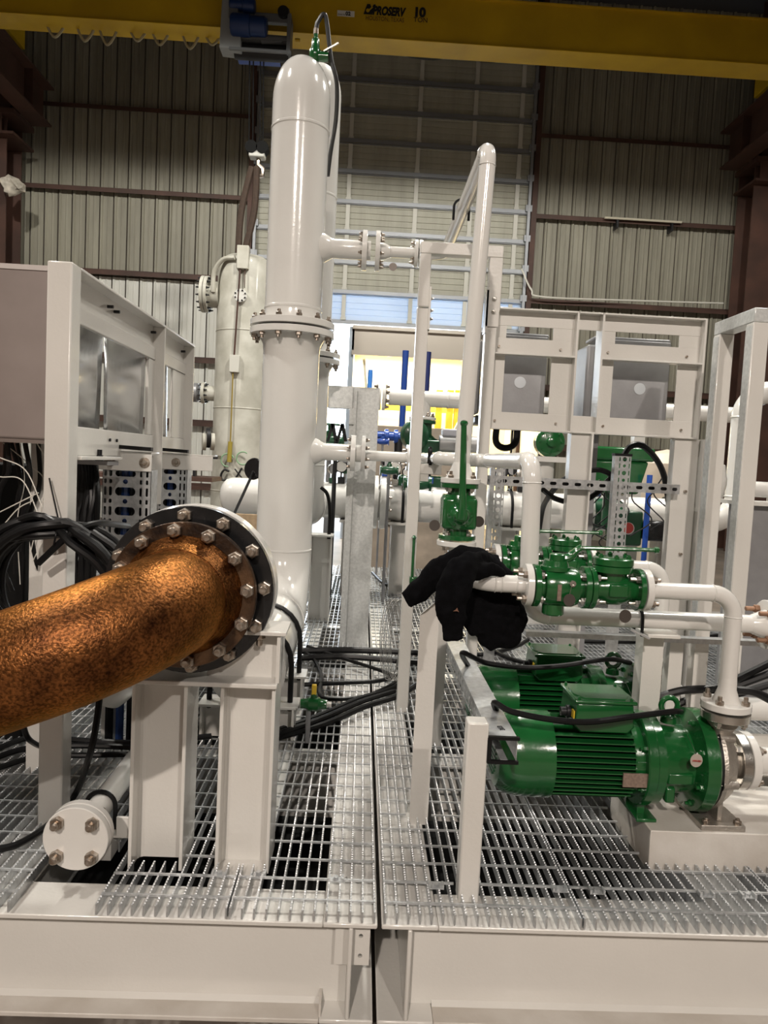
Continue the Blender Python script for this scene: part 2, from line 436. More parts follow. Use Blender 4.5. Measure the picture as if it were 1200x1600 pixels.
for xa_, xb_ in ((DX0-0.12, DX0+0.03), (DX1-0.03, DX1+0.12)): MB().box(xa_, xb_, YB+0.06, YB+0.13, FZ, ZC).build('jamb_seal', DARK, wall)
MB().box(DX0, DX1, YB-0.1, YB+0.1, DZ1+0.02, DZ1+0.22).build('door_header', DARK, wall)

# sectional door: sections, struts, stiles, tracks
door = thing('door_1', None, None, ((DX0+DX1)/2, YB, DZ0), kind='structure')
nsec = 9; sh = (DZ1-DZ0)/nsec
sec = MB()
prof = []
for i in range(5):
    z0 = i*sh/5; prof += [(z0+0.004, 0), (z0+sh/5*0.82, 0), (z0+sh/5*0.87, 0.016), (z0+sh/5*0.96, 0.016)]
prof += [(sh-0.004, 0.0), (sh-0.004, 0.05), (0.004, 0.05)]
sec.prism([(b, a) for a, b in prof], (0,0,0), (0,1,0), (0,0,1), (1,0,0), DX1-DX0)
sm = sec.mesh('door_section', V((0,0,0)), smooth=False); sm.materials.append(DOORM)
TRM = bpy.data.materials.new('translucent_section'); TRM.use_nodes = True
nt_ = TRM.node_tree; pb_ = nt_.nodes['Principled BSDF']; pb_.inputs['Base Color'].default_value = (0.62, 0.68, 0.74, 1); pb_.inputs['Roughness'].default_value = 0.4
tl_ = nt_.nodes.new('ShaderNodeBsdfTranslucent'); tl_.inputs['Color'].default_value = (0.55, 0.72, 0.95, 1)
ms_ = nt_.nodes.new('ShaderNodeMixShader'); ms_.inputs['Fac'].default_value = 0.22
nt_.links.new(pb_.outputs[0], ms_.inputs[1]); nt_.links.new(tl_.outputs[0], ms_.inputs[2]); nt_.links.new(ms_.outputs[0], nt_.nodes['Material Output'].inputs['Surface'])
smb = sm.copy(); smb.materials.clear(); smb.materials.append(TRM)
stm = MB().box(0, DX1-DX0, -0.075, 0, -0.012, 0.0).box(0, DX1-DX0, -0.08, -0.07, -0.085, 0.0).box(0, DX1-DX0, -0.05, 0.0, -0.1, -0.09).mesh('strut', V((0,0,0)), smooth=False)
STRUTM = mat('door_strut', (0.27, 0.28, 0.30), 0.45, 0.5); stm.materials.append(STRUTM)
tilem = MB().box(-0.045, 0.045, -0.05, 0, 0.05, sh-0.11).box(-0.06, 0.06, -0.06, 0, 0.0, 0.05).mesh('stile', V((0,0,0)), smooth=False); tilem.materials.append(mat('door_stile', (0.55, 0.54, 0.49), 0.5))
for i in range(nsec):
    z = DZ0+i*sh
    inst(sm if i else smb, 'door_section', door, (DX0, YB, z))
    inst(stm, 'strut', door, (DX0, YB, z+sh))
    for px in (430, 533, 638, 728, 800):
        inst(tilem, 'stile', door, (at(px+12, 300, YB).x-0.06*(px > 700), YB, z))
for xx in (DX0-0.02, DX1+0.02):
    MB().box(xx-0.03, xx+0.03, YB-0.16, YB-0.08, FZ, DZ1).build('track', STRUTM, door)
    for i in range(nsec): MB().box(xx-0.07, xx+0.07, YB-0.14, YB-0.06, DZ0+i*sh-0.05, DZ0+i*sh+0.09).build('bracket', STRUTM, door)
MB().box(DX0, DX1, YB-0.02, YB+0.06, DZ0-0.08, DZ0).build('bottom_bar', STRUTM, door)

# building columns, runway beams
def hsection(mb, x0, x1, y0, y1, z0, z1, t=0.02, tw=0.014, flange_along='y'):
    """upright H section; flange_along tells which way the flanges extend"""
    if flange_along == 'y':
        mb.box(x0, x0+t, y0, y1, z0, z1).box(x1-t, x1, y0, y1, z0, z1)
        c = (y0+y1)/2; mb.box(x0+t, x1-t, c-tw/2, c+tw/2, z0, z1)
    else:
        mb.box(x0, x1, y0, y0+t, z0, z1).box(x0, x1, y1-t, y1, z0, z1)
        c = (x0+x1)/2; mb.box(c-tw/2, c+tw/2, y0+t, y1-t, z0, z1)
    return mb
for lab, x0, x1 in (('dark brown building column at the left end of the corrugated wall', -8.6, -7.66), ('dark brown building column at the right end of the corrugated wall', 8.05, 9.1)):
    t = thing('building_column', lab, 'column', ((x0+x1)/2, 16.3, FZ))
    hsection(MB(), x0, x1, 16.0, 16.7, FZ, 7.95, 0.03, 0.02, 'x').build('shaft', BROWN, t)
    hsection(MB(), x0+0.25, x1-0.05, 16.25, 16.7, 7.95, ZC, 0.03, 0.02, 'x').build('upper_shaft', BROWN, t)
    MB().box(x0-0.1, x1+0.25, 15.75, 16.7, 7.85, 7.95).box(x0-0.1, x1+0.25, 15.75, 16.7, 7.45, 7.5).box((x0+x1)/2-0.02, (x0+x1)/2+0.02, 15.8, 16.7, 7.5, 7.85).box(x0, x1, 15.78, 15.8, 7.5, 7.85).build('bracket', BROWN, t)
for lab, xc, s_ in (('brown crane runway beam along the left side of the building', -7.2, 1), ('brown crane runway beam along the right side of the building', 7.75, -1)):
    t = thing('runway_beam', lab, 'beam', (xc, 12, 7.95))
    MB().box(xc-0.24, xc+0.24, 2.0, 16.6, 8.72, 8.76).box(xc-0.2, xc+0.2, 2.0, 16.6, 7.96, 8.0).box(xc-0.015, xc+0.015, 2.0, 16.6, 8.0, 8.72).build('beam', BROWN, t)
    MB().box(xc-0.03, xc+0.03, 2.0, 16.6, 8.76, 8.85).build('rail', DARK, t)
    for k in range(8): MB().box(xc-0.19, xc+0.19, 2.4+k*1.9, 2.42+k*1.9, 8.0, 8.72).build('stiffener', BROWN, t)

# overhead crane
GZ0, GZ1 = 8.26, 9.0
g = thing('crane_girder', 'yellow overhead crane bridge girder with black lettering spanning the hall', 'crane girder', (0.3, 13.2, GZ0))
MB().box(-6.93, 7.48, 13.0, 13.02, GZ0+0.02, GZ1).box(-6.93, 7.48, 13.36, 13.38, GZ0+0.02, GZ1).build('web', YELLOW, g)
MB().box(-6.93, 7.48, 12.95, 13.45, GZ0, GZ0+0.02).build('bottom_flange', YELLOW, g, 0.004)
MB().box(-6.93, 7.48, 12.95, 13.45, GZ1, GZ1+0.025).build('top_flange', YELLOW, g, 0.004)
pl = at(567, 22, 13.0)
lettering(g, 'PROSERV', at(582, 21, 12.995)+V((0,0,-0.01)), 0.185, LETTER, shear=0.22, bold=0.010, sx=0.70)
em = MB(); o_ = at(568, 22, 12.992)
em.prism([(0,0),(0.055,0.165),(0.105,0.165),(0.13,0.11),(0.165,0.165),(0.20,0.165),(0.145,0)], o_, (1,0,0), (0,0,1), (0,-1,0), 0.004)
em.build('emblem', LETTER, g)
MB().lathe([(0, 0.03), (0.004, 0.03)], o_+V((0.07,-0.005,0.06)), (0,-1,0), 16).prism([(0.07,0.06),(0.14,0.13),(0.155,0.115),(0.085,0.045)], o_+V((0,-0.0045,0)), (1,0,0), (0,0,1), (0,-1,0), 0.004).build('emblem_stroke', YELLOW, g)
lettering(g, 'HOUSTON, TEXAS', at(571, 29, 12.995)+V((0,0,-0.02)), 0.10, mat('faded_lettering', (0.12, 0.06, 0.012), 0.6), sx=0.78)
lettering(g, '10', at(646, 25, 12.995), 0.20, LETTER, bold=0.012)
lettering(g, 'TON', at(646, 33, 12.995)+V((0,0,-0.01)), 0.11, LETTER)
pp = at(527, 19, 12.99); MB().box(pp.x, pp.x+0.29, 12.985, 12.995, pp.z-0.06, pp.z+0.03).build('number_plate', mat('white_plate', (0.75, 0.74, 0.7), 0.5), g)
lettering(g, '02', pp+V((0.14, -0.008, -0.045)), 0.085, LETTER, bold=0.003)
lettering(g, 'Crane No', pp+V((0.01, -0.008, -0.045)), 0.03, LETTER)
for lab, xc in (('yellow crane end truck riding the left runway beam', -7.2), ('yellow crane end truck riding the right runway beam', 7.75)):
    s_ = 1 if xc < 0 else -1
    t = thing('crane_end_truck', lab, 'crane part', (xc, 13.2, 8.85))
    MB().box(xc-0.16, xc+0.16, 10.9, 15.4, 8.92, 9.3).build('body', YELLOW, t, 0.01)
    for yy in (11.15, 15.15): MB().cyl((xc-0.05, yy, 9.0), (xc+0.05, yy, 9.0), 0.15, 20).build('wheel', DARK, t)
    MB().prism([(0, 0), (1.0, 0), (0, 0.5)], (xc+s_*0.16, 12.93, GZ0+0.3), (s_,0,0), (0,0,1), (0,1,0), 0.03).build('gusset', YELLOW, t)
    MB().box(xc-0.1, xc+0.1, 12.6, 12.9, 9.3, 9.5).build('drive_motor', BLUE, t)

# hoist under the girder
hc = at(402, 52, 12.7); hx = hc.x
h = thing('crane_hoist', 'grey and blue wire rope hoist hanging under the yellow girder', 'hoist', (hx, 12.75, 7.7))
x0, x1 = at(362, 40, 12.7).x, at(456, 40, 12.7).x
zt, zm, zb = at(400, 25, 12.7).z, at(400, 63, 12.7).z, at(400, 84, 12.7).z
MB().box(x0, x1, 12.62, 12.72, zt-0.12, zt+0.02).build('top_beam', HOISTG, h, 0.01)
MB().box(x0, x1, 12.6, 12.64, zm-0.03, zm+0.02).build('middle_rail', HOISTG, h)
MB().box(x0, x1+0.02, 12.55, 12.6, zb-0.03, zb+0.01).build('lower_rail', HOISTG, h)
MB().box(x0, x1, 12.66, 12.72, zt-0.42, zt-0.3).build('back_rail', HOISTG, h)
MB().box(x1-0.06, x1, 12.56, 12.9, zb, zt).build('end_frame', HOISTG, h)
MB().prism([(0,0),(0.02,0.75),(0.16,0.85),(0.34,0.2),(0.36,-0.02)], (x0-0.17, 12.58, zb), (1,0,0), (0,0,1), (0,1,0), 0.3).build('gear_housing', mat('hoist_light', (0.25, 0.26, 0.26), 0.5), h, 0.02)
MB().bar(V((x0+0.5, 12.64, zt-0.42)), V((x1-0.15, 12.64, zm)), 0.04, 0.08).build('diagonal_brace', HOISTG, h)
dz = (zm+zb)/2
MB().cyl((x0+0.05, 12.8, dz-0.03), (x1-0.04, 12.8, dz-0.03), 0.13, 20).build('rope_drum', DARK, h)
MB().lathe([(0, 0.15), (0.03, 0.17), (0.3, 0.17), (0.32, 0.15), (0.34, 0.15), (0.55, 0.15), (0.58, 0.12)], (x0+0.02, 12.56, (zt+zm)/2-0.05), (1,0,0), 20).build('hoist_motor', BLUE2, h)
MB().box(x0+0.0, x0+0.28, 12.5, 12.75, zm+0.05, zt-0.1).build('brake_box', mat('blue_dark', (0.01, 0.03, 0.14), 0.4), h, 0.02)
q = at(378, 9, 12.6); MB().lathe([(-0.2, 0.07), (-0.18, 0.09), (0.02, 0.09), (0.03, 0.11), (0.2, 0.11), (0.22, 0.09)], q, (1,0,0), 18).build('trolley_motor', BLUE2, h)
MB().box(q.x-0.2, q.x-0.05, 12.55, 12.75, q.z-0.22, q.z-0.05).build('trolley_gearbox', HOISTG, h, 0.01)
q = at(443, 20, 12.6); MB().cyl((q.x-0.0, 12.55, q.z), (q.x, 12.67, q.z), 0.09, 20).build('trolley_wheel', DARK, h)
MB().prism([(-0.12,-0.1),(0.12,-0.1),(0.08,0.12),(-0.08,0.12)], (q.x, 12.68, q.z), (1,0,0), (0,0,1), (0,1,0), 0.03).build('wheel_bracket', HOISTG, h)
q = at(408, 90, 12.9); MB().box(q.x-0.38, q.x+0.32, 12.8, 13.0, q.z-0.08, q.z+0.06).build('lower_beam', BLUE, h)
q = at(461, 63, 12.6); MB().cyl(q, q+V((0.08,0,0)), 0.03, 12).build('buffer', YELLOW, h)
hook = at(401, 240, 12.6)
for i, px in enumerate((390, 396, 407, 412)):
    p0 = at(px, 95, 12.85); p1 = at(px-1, 225, 12.7)
    tag(MB().tube([p0, p1], 0.011, 6).build('hoist_rope', VOID), ('first', 'second', 'third', 'fourth')[i]+' thin wire rope from the left, running from hoist down to hook block', 'wire rope', 'hoist wire ropes')
hb = thing('hook_block', 'grey lifting hook block hanging on wire ropes left of the tall white vessel', 'hook block', hook+V((0,0,-0.3)))
MB().box(hook.x-0.13, hook.x+0.13, 12.58, 12.78, hook.z-0.05, hook.z+0.16).build('sheave_case', mat('hook_grey', (0.45, 0.45, 0.42), 0.45), hb, 0.02)
MB().cyl(hook+V((-0.09,-0.04,0.1)), hook+V((-0.09,0.14,0.1)), 0.1, 16).cyl(hook+V((0.09,-0.04,0.1)), hook+V((0.09,0.14,0.1)), 0.1, 16).build('sheave', VOID, hb)
MB().tube([hook+V((0.02,0.1,-0.05)), hook+V((0.02,0.1,-0.14)), hook+V((0.1,0.1,-0.2)), hook+V((0.09,0.1,-0.3)), hook+V((-0.02,0.1,-0.33)), hook+V((-0.09,0.1,-0.26))], [0.04,0.035,0.04,0.05,0.045,0.02], 10).build('hook', STEEL, hb)
SLING = mat('brown_sling', (0.045, 0.025, 0.015), 0.8, 0, 0, 0.3, 20)
for i, (a, b) in enumerate((((393, 262), (372, 398)), ((401, 262), (381, 398)))):
    p, q = at(*a, 12.65), at(*b, 12.3)
    tag(MB().tube(catmull([p, (p+q)/2+V((0.06*(i*2-1), 0.02, 0)), q], 8), 0.055, 8).build('lifting_sling', SLING), ('left', 'right')[i]+' strand of the brown lifting sling between hook block and tank', 'sling', 'lifting sling strands')

# festoon cables under the girder
t = thing('festoon_cable', 'row of pale flat festoon cable loops under the left half of the girder', 'cable', at(200, 45, 13.25))
for i in range(7):
    px = 82+i*41 + (i % 2)*6
    a, b = at(px-8, 30+i*2, 13.3), at(px+16, 30+i*2, 13.3); lo = at(px+4, 58+i*2+(i % 3)*4, 13.3)
    MB().tube(catmull([a, (a+lo)/2+V((-0.05,0,0)), lo, (b+lo)/2+V((0.08,0,0.02)), b], 6), 0.022, 6).build('cable_loop', mat('festoon_pale', (0.35, 0.31, 0.20), 0.6), t)
for k, (xa, xb) in enumerate(((617, 702), (713, 798))):
    a, b = at(xa, 74+k*3, 13.5), at(xb, 80+k*4, 13.5)
    tag(MB().tube(catmull([a, a*0.7+b*0.3+V((0,0,-0.05)), a*0.3+b*0.7+V((0,0,-0.07)), b], 6), [0.05]+[0.10]*17+[0.05], 8).build('cable_bundle', BLACK), ('left', 'right')[k]+' black folded cable bundle hanging above the sectional door', 'cable bundle', 'folded cable bundles')
# high bay lamps, out of the frame; those facing the back wall are added to brighten it
for i, (lx, ly, lz, wt, lc) in enumerate(LAMPS):
    t = thing('high_bay_lamp', 'round high bay lamp hanging from the ceiling '+('behind the camera on the left', 'behind the camera on the right', 'over the left skid side', 'over the right skid side', 'added to brighten the left half of the back wall', 'added to brighten the sectional door', 'added to brighten the right half of the back wall')[i], 'lamp', (lx, ly, lz), 'high bay lamps')
    MB().lathe([(0.0, 0.25), (0.03, 0.27), (0.16, 0.2), (0.2, 0.08), (0.34, 0.08), (0.36, 0.02), (ZC-lz, 0.015)], (lx, ly, lz+0.03), (0,0,1), 24).build('housing', HOISTG, t)
    MB().lathe([(0, 0.24), (0.02, 0.24)], (lx, ly, lz+0.012), (0,0,1), 24).build('lens', LAMPM, t)
    ld = bpy.data.lights.new('lamp_light', 'SPOT'); ld.energy = wt*3.2; ld.color = lc; ld.shadow_soft_size = 0.16
    wide = ly > 6 or ly < -4; ld.spot_size = math.radians(178 if ly > 6 else 160 if wide else 128); ld.spot_blend = 0.12 if ly > 6 else 0.3 if wide else 0.55
    lo = bpy.data.objects.new('lamp_light', ld); COL.objects.link(lo); lo.parent = t; lo.location = (0, 0, -0.02)

# weathered tank beyond the vessels
tx = at(378, 600, 12).x; tr = 0.43
tk = thing('storage_tank', 'weathered grey upright tank with nozzles standing behind the white vessel', 'tank', (tx, 12, FZ))
ztop = at(375, 392, 11.7).z
MB().lathe([(0, tr), (ztop-FZ-0.2, tr), (ztop-FZ-0.1, tr*0.93), (ztop-FZ-0.03, tr*0.7), (ztop-FZ, 0)], (tx, 12, FZ), (0,0,1), 48).build('shell', TANKM, tk)
for z in (0.6, 1.9, 3.1): MB().lathe([(-0.015, tr), (0, tr+0.008), (0.015, tr)], (tx, 12, z), (0,0,1), 48).build('weld_seam', TANKM, tk)
q = at(322, 460, 11.9)
MB().cyl((tx-tr+0.05, 11.9, q.z), (q.x+0.05, 11.9, q.z), 0.2, 24).build('manway', TANKM, tk)
flange(tk, (q.x-0.06, 11.9, q.z), (1,0,0), 0.56, 0.05, 14, 0.5, 0.022, side=-1, stick=0.03, material=TANKM, bmat=DARK)
flange(tk, (q.x-0.0, 11.9, q.z), (1,0,0), 0.56, 0.05, 14, 0.5, 0.022, side=1, stick=0.03, material=TANKM, bmat=DARK)
MB().tube(catmull([(q.x+0.15, 11.7, q.z+0.0), (q.x+0.16, 11.68, q.z+0.3), (q.x+0.3, 11.62, q.z+0.48), (tx-0.1, 11.55, q.z+0.5)], 6), 0.035, 10).build('davit_arm', TANKM, tk)
q = at(375, 461, 11.5); flange(tk, (q.x, 11.52, q.z), (0,1,0), 0.2, 0.07, 8, 0.16, 0.016, side=-1, stick=0.005, material=WHITE2, bmat=DARK)
q = at(366, 568, 11.5); MB().box(q.x-0.075, q.x+0.075, 11.5, 11.62, q.z-0.13, q.z+0.13).build('junction_box', mat('tank_box', (0.6, 0.59, 0.54), 0.45), tk, 0.006)
p0, p1, p2 = at(377, 395, 11.53), at(366, 555, 11.53), at(360, 690, 11.53)
MB().tube([p0, p1], 0.016, 6).tube([at(383, 410, 11.53), at(382, 450, 11.53)], 0.008, 6).build('drop_rod', BROWN, tk)
MB().tube([at(364, 582, 11.53), p2], 0.012, 6).build('lower_rod', mat('ochre', (0.30, 0.22, 0.05), 0.6), tk)
MB().tube([p2, at(358, 722, 11.53)], 0.035, 8).build('turnbuckle', mat('yellow_dark', (0.35, 0.27, 0.04), 0.6), tk)
q = at(380, 400, 11.55); MB().box(q.x-0.09, q.x+0.09, 11.5, 11.62, q.z-0.2, q.z+0.15).build('lifting_lug', TANKM, tk, 0.01)
q = at(318, 614, 11.95); MB().cyl((tx-tr+0.05, 11.95, q.z), (q.x, 11.95, q.z), 0.12, 20).build('side_nozzle', TANKM, tk)
flange(tk, (q.x-0.02, 11.95, q.z), (1,0,0), 0.34, 0.05, 10, 0.28, 0.02, side=1, both=True, stick=0.03, material=TANKM, bmat=DARK)
MB().lathe([(0, 0.1), (0.05, 0.15), (0.16, 0.15), (0.2, 0.1)], (q.x-0.25, 11.95, q.z), (1,0,0), 16).build('check_valve', mat('grey_valve', (0.3, 0.3, 0.31), 0.4, 0.4), tk)
GRP = mat('green_marker', (0.25, 0.42, 0.25), 0.6)
for (px, py), a0 in (((356, 719), 0.4), ((380, 716), 0.9)):
    c = at(px, py, 11.555); pts = [c+V((0.1*math.cos(a), -0.02, 0.1*math.sin(a))) for a in [a0+i*0.34 for i in range(14)]]
    MB().tube(pts, 0.011, 5).build('paint_mark', GRP, tk)
c = at(353, 742, 11.555); MB().tube(catmull([c+V((0.05,-0.02,0.06)), c+V((-0.02,-0.02,0.08)), c+V((-0.07,-0.02,0)), c+V((-0.05,-0.02,-0.08)), c+V((0.05,-0.02,-0.06))], 6), 0.018, 6).build('black_letter', LETTER, tk)
c = at(373, 740, 11.555); MB().tube([c+V((-0.06,-0.02,0.07)), c+V((0.06,-0.02,-0.07))], 0.012, 6).tube([c+V((0.05,-0.02,0.09)), c+V((-0.05,-0.02,-0.09))], 0.016, 6).build('black_letter', LETTER, tk)

# work bench behind the left frame
wb = thing('work_bench', 'brown steel work bench with tools on it in front of the far left wall', 'bench', (-3.6, 10.5, FZ))
z = at(320, 745, 10.5).z
MB().box(-4.4, -2.05, 10.2, 10.9, z-0.06, z).build('bench_top', BROWN, wb)
for xx in (-4.35, -2.75): MB().box(xx, xx+0.1, 10.25, 10.35, FZ, z-0.06).build('leg', BROWN, wb)
MB().box(-3.4, -2.9, 10.3, 10.7, FZ+0.02, z-0.25).build('drawer_box', WOOD, wb)
b2 = thing('fitting_pile', 'dark flanges and hoses piled on a shelf left of the weathered tank', 'fittings', at(322, 690, 10.4))
for k, (px, py, r) in enumerate(((316, 690, 0.12), (322, 684, 0.14), (329, 690, 0.12))):
    q = at(px, py, 10.4); MB().lathe([(0, r), (0.05, r)], q, (1, 0.3, 0), 18).build('flange', DARK if k % 2 else TANKM, b2)
q = at(326, 700, 10.45); MB().box(q.x-0.2, q.x+0.15, 10.35, 10.6, q.z-0.15, q.z-0.1).build('shelf', DARK, b2)
MB().box(q.x-0.2, q.x-0.16, 10.4, 10.5, z-0.001, q.z-0.1).build('shelf_leg', DARK, b2)

# lit enclosure standing in the doorway
bx0, bx1 = at(549, 560, 15).x, at(760, 560, 15).x
bz1 = at(640, 515, 15).z
en = thing('steel_enclosure', 'bright lit steel enclosure with cream walls standing in the doorway', 'enclosure', ((bx0+bx1)/2, 15, FZ))
BRUSH = mat('brushed_header', (0.55, 0.50, 0.44), 0.35, 0.6)
MB().box(bx0, bx1+1.2, 15, 15.12, bz1-0.52, bz1).build('header_plate', BRUSH, en)
MB().box(bx0, bx1+1.2, 14.93, 15.0, bz1-0.05, bz1+0.02).build('header_lip', BRUSH, en)
MB().box(bx0, bx1+1.2, 14.93, 15.0, bz1-0.56, bz1-0.47).build('lower_lip', BRUSH, en)
MB().box(bx0-0.06, bx0+0.04, 15, 15.12, FZ, bz1).build('post', mat('blue_grey_post', (0.45, 0.52, 0.6), 0.4), en)
MB().box(bx0, bx1+1.2, 18.8, 18.85, FZ, bz1).build('rear_wall', CREAM, en)
MB().box(bx0-0.02, bx0, 15.12, 18.8, FZ, bz1).build('side_wall', CREAM, en)
MB().box(bx1+1.18, bx1+1.2, 15.12, 18.8, FZ, bz1).build('side_wall', CREAM, en)
MB().box(bx0, bx1+1.2, 15.12, 18.8, bz1-0.03, bz1).build('roof', CREAM, en)
MB().box(bx0+0.3, bx0+0.45, 18.6, 18.8, FZ, bz1-0.4).build('brace', CREAM, en)
MB().bar((bx1+0.1, 15.3, bz1-0.6), (bx1-0.75, 15.3, 1.4), 0.05, 0.22, (0,1,0)).build('diagonal_brace', CREAM, en)
MB().bar((bx0+0.25, 15.3, bz1-0.6), (bx0+0.5, 15.3, 1.4), 0.05, 0.22, (0,1,0)).build('diagonal_brace', CREAM, en)
MB().box(bx0+0.2, bx1, 18.4, 18.5, 2.45, 2.6).build('yellow_rail', mat('bright_yellow', (0.72, 0.48, 0.03), 0.5), en)
MB().box(bx0+0.2, bx0+0.6, 18.3, 18.4, 2.2, 2.25).build('blue_rail', BLUE, en)
LEDM = mat('strip_light', (1, 1, 1), 0.5, emit=(1.0, 0.93, 0.74), estr=14.0)
for xx in (bx0+0.8, bx1-0.1): MB().box(xx, xx+0.12, 15.6, 18.4, bz1-0.09, bz1-0.03).build('strip_light', LEDM, en)
ld = bpy.data.lights.new('strip_glow', 'AREA'); ld.energy = 420; ld.color = (1.0, 0.90, 0.66); ld.shape = 'RECTANGLE'; ld.size = bx1-bx0; ld.size_y = 2.8
lo = bpy.data.objects.new('strip_glow', ld); COL.objects.link(lo); lo.parent = en; lo.location = V(((bx0+bx1)/2, 17, bz1-0.1))-ORIG[en.name]
YB2 = MATS['bright_yellow']
for k, px in enumerate((683, 700, 712)):
    q = at(px, 680, 16.5); tag(MB().box(q.x-0.07, q.x+0.07, 16.4, 16.55, FZ, at(px, 610, 16.5).z).build('yellow_post', YB2), ('left', 'middle', 'right')[k]+' bright yellow post inside the lit enclosure', 'post', 'yellow posts')
for k, (px, ya, yb, c) in enumerate(((634, 548, 700, BLUE), (669, 550, 612, mat('navy', (0.01, 0.02, 0.12), 0.4)), (579, 578, 640, mat('sky_blue', (0.05, 0.25, 0.8), 0.4)))):
    p, q = at(px, ya, 14.6), at(px-3, yb, 14.6)
    tag(MB().cyl(V((p.x, 14.6, FZ)), p, 0.065 if k < 2 else 0.05, 14).build('blue_pipe', c), ('thick blue upright pipe in the middle of the lit enclosure', 'thin navy upright pipe right of the thick blue pipe', 'short bright blue upright pipe beside the enclosure post')[k], 'pipe', 'blue upright pipes')
t = thing('blue_header', 'blue horizontal pipe with flanges behind the galvanized column', 'pipe', at(600, 681, 9))
p, q = at(575, 680, 9), at(636, 682, 9)
MB().tube([V((p.x, 9, p.z)), V((q.x, 9, p.z))], 0.055, 14).build('pipe', BLUE, t)
for px in (600, 615): MB().lathe([(0, 0.06), (0.01, 0.085), (0.05, 0.085), (0.06, 0.06)], (at(px, 681, 9).x, 9, p.z), (1,0,0), 16).build('coupling', BLUE, t)
MB().cyl((q.x-0.1, 9, FZ), (q.x-0.1, 9, p.z), 0.05, 12).build('leg', DARK, t)
# crates and darkness behind: low wall of plywood at the far floor
q = at(600, 720, 11); tag(MB().box(q.x-0.5, q.x+1.1, 11, 11.6, FZ, at(600, 665, 11).z).build('plywood_crate', mat('grey_crate', (0.30, 0.25, 0.20), 0.7, 0, 0, 0.2, 6), bevel=0.01), 'large grey brown crate on the floor beyond the blue pipe', 'crate')
q = at(322, 800, 8.5); tag(MB().box(q.x-0.6, q.x+0.9, 8.5, 9.2, FZ, at(330, 800, 8.5).z).build('cardboard_box', WOOD, bevel=0.01), 'tan cardboard box on the floor left of the white vessel', 'box')
# small wall fixtures
q = at(945, 340, 16.8); r_ = at(1065, 348, 16.8)
t = thing('conduit_bar', 'thin pale conduit bar on brackets along the right corrugated wall', 'conduit', q)
MB().tube([q, V((r_.x, 16.8, q.z))], 0.025, 8).build('bar', mat('pale_conduit', (0.6, 0.56, 0.45), 0.5), t)
for xx in (q.x+0.3, r_.x-0.2): MB().box(xx-0.02, xx+0.02, 16.8, 17.05, q.z-0.2, q.z).build('bracket', DARK, t)
cable('wall_cable', 'white cable sagging from the right wall girt above the panel frame', [at(815, 420, 16.7), at(830, 452, 16.7), at(850, 464, 16.7), at(1000, 470, 16.75), at(1130, 474, 16.75)], 0.02, PALEB)
q = at(20, 292, 15.7)
cw = MB(); cw.lathe([(0, 0.0), (0.05, 0.14), (0.2, 0.2), (0.28, 0.17), (0.36, 0.13), (0.4, 0.0)], q+V((-0.15,0,0.15)), (0.8,0,-0.7), 14)
for v_ in cw.v: v_ += noise.noise_vector(v_*7)*0.11
tag(cw.build('crumpled_bag', mat('dirty_plastic', (0.55, 0.5, 0.42), 0.6, 0, 0, 0.5, 9)), 'crumpled pale plastic bag stuck to the left brown column', 'bag')

# ================================================================== skids
YS, YE = 1.885, 8.4
ZT, ZB = -0.031, -0.315
def skid(name, label, xa, xb, xw, seam):
    """front beam from xa to xb, edge beam with its web at xw; seam = +1 when the open side faces +X"""
    t = thing(name, label, 'skid', ((xa+xb)/2, YS, ZB))
    # front beam
    f0, f1 = (xa, xw-0.0755) if seam > 0 else (xw+0.0755, xb)
    MB().box(f0, f1, YS, YS+0.15, ZT-0.014, ZT).build('top_flange', WHITE, t, 0.003)
    MB().box(f0, f1, YS, YS+0.15, ZB, ZB+0.014).build('bottom_flange', DUSTY, t, 0.003)
    MB().box(f0 if seam > 0 else xw+0.0065, xw-0.0065 if seam > 0 else f1, YS+0.07, YS+0.08, ZB+0.0142, ZT-0.0142).build('web', WHITE, t)
    # welded fillet along web and flange
    MB().prism([(0,0),(0.012,0),(0,0.012)], (f0, YS+0.07, ZB+0.014), (0,-1,0), (0,0,1), (1,0,0), f1-f0).prism([(0,0),(0.012,0),(0,-0.012)], (f0, YS+0.07, ZT-0.014), (0,-1,0), (0,0,1), (1,0,0), f1-f0).build('weld', WHITE, t)
    # edge beam along the seam
    e0, e1 = (xw-0.075, xb) if seam > 0 else (xa, xw+0.075)
    eb = MB()
    eb.box(e0, e1, YS, YE, ZT-0.014, ZT).box(e0, e1, YS, YE, ZB, ZB+0.014).box(xw-0.006, xw+0.006, YS, YE, ZB+0.014, ZT-0.014)
    eb.build('edge_beam', WHITE, t, 0.004)
    # inner beams
    inner = (-0.31, -0.95, -1.7) if seam > 0 else (1.1, 1.9, 2.6)
    for xx in inner: MB().box(xx-0.075, xx+0.075, YS+0.16, YE, ZT-0.014, ZT).box(xx-0.005, xx+0.005, YS+0.16, YE, ZB, ZT-0.014).build('inner_beam', WHITE, t)
    for yy in (2.98, 4.2, 5.4, 6.6, 7.8): MB().box(xa, xb, yy, yy+0.12, ZT-0.03, ZT-0.016).box(xa, xb, yy+0.055, yy+0.065, ZB, ZT-0.03).build('cross_beam', WHITE, t)
    MB().box(xa if seam > 0 else xa+0.1, xb-0.1 if seam > 0 else xb, YS+0.2, YE, FZ+0.002, FZ+0.02).build('void_shade_sheet', VOID, t)  # near-black sheet that paints the shade in the voids under the grating
    for i in range(5):
        yy = 2.2+i*1.4
        MB().box(xa+0.2, xb-0.2, yy, yy+0.14, FZ+0.02, ZB).build('skid_runner', BROWN, t)
    return t
SX0, SX1 = 0.098, 0.109
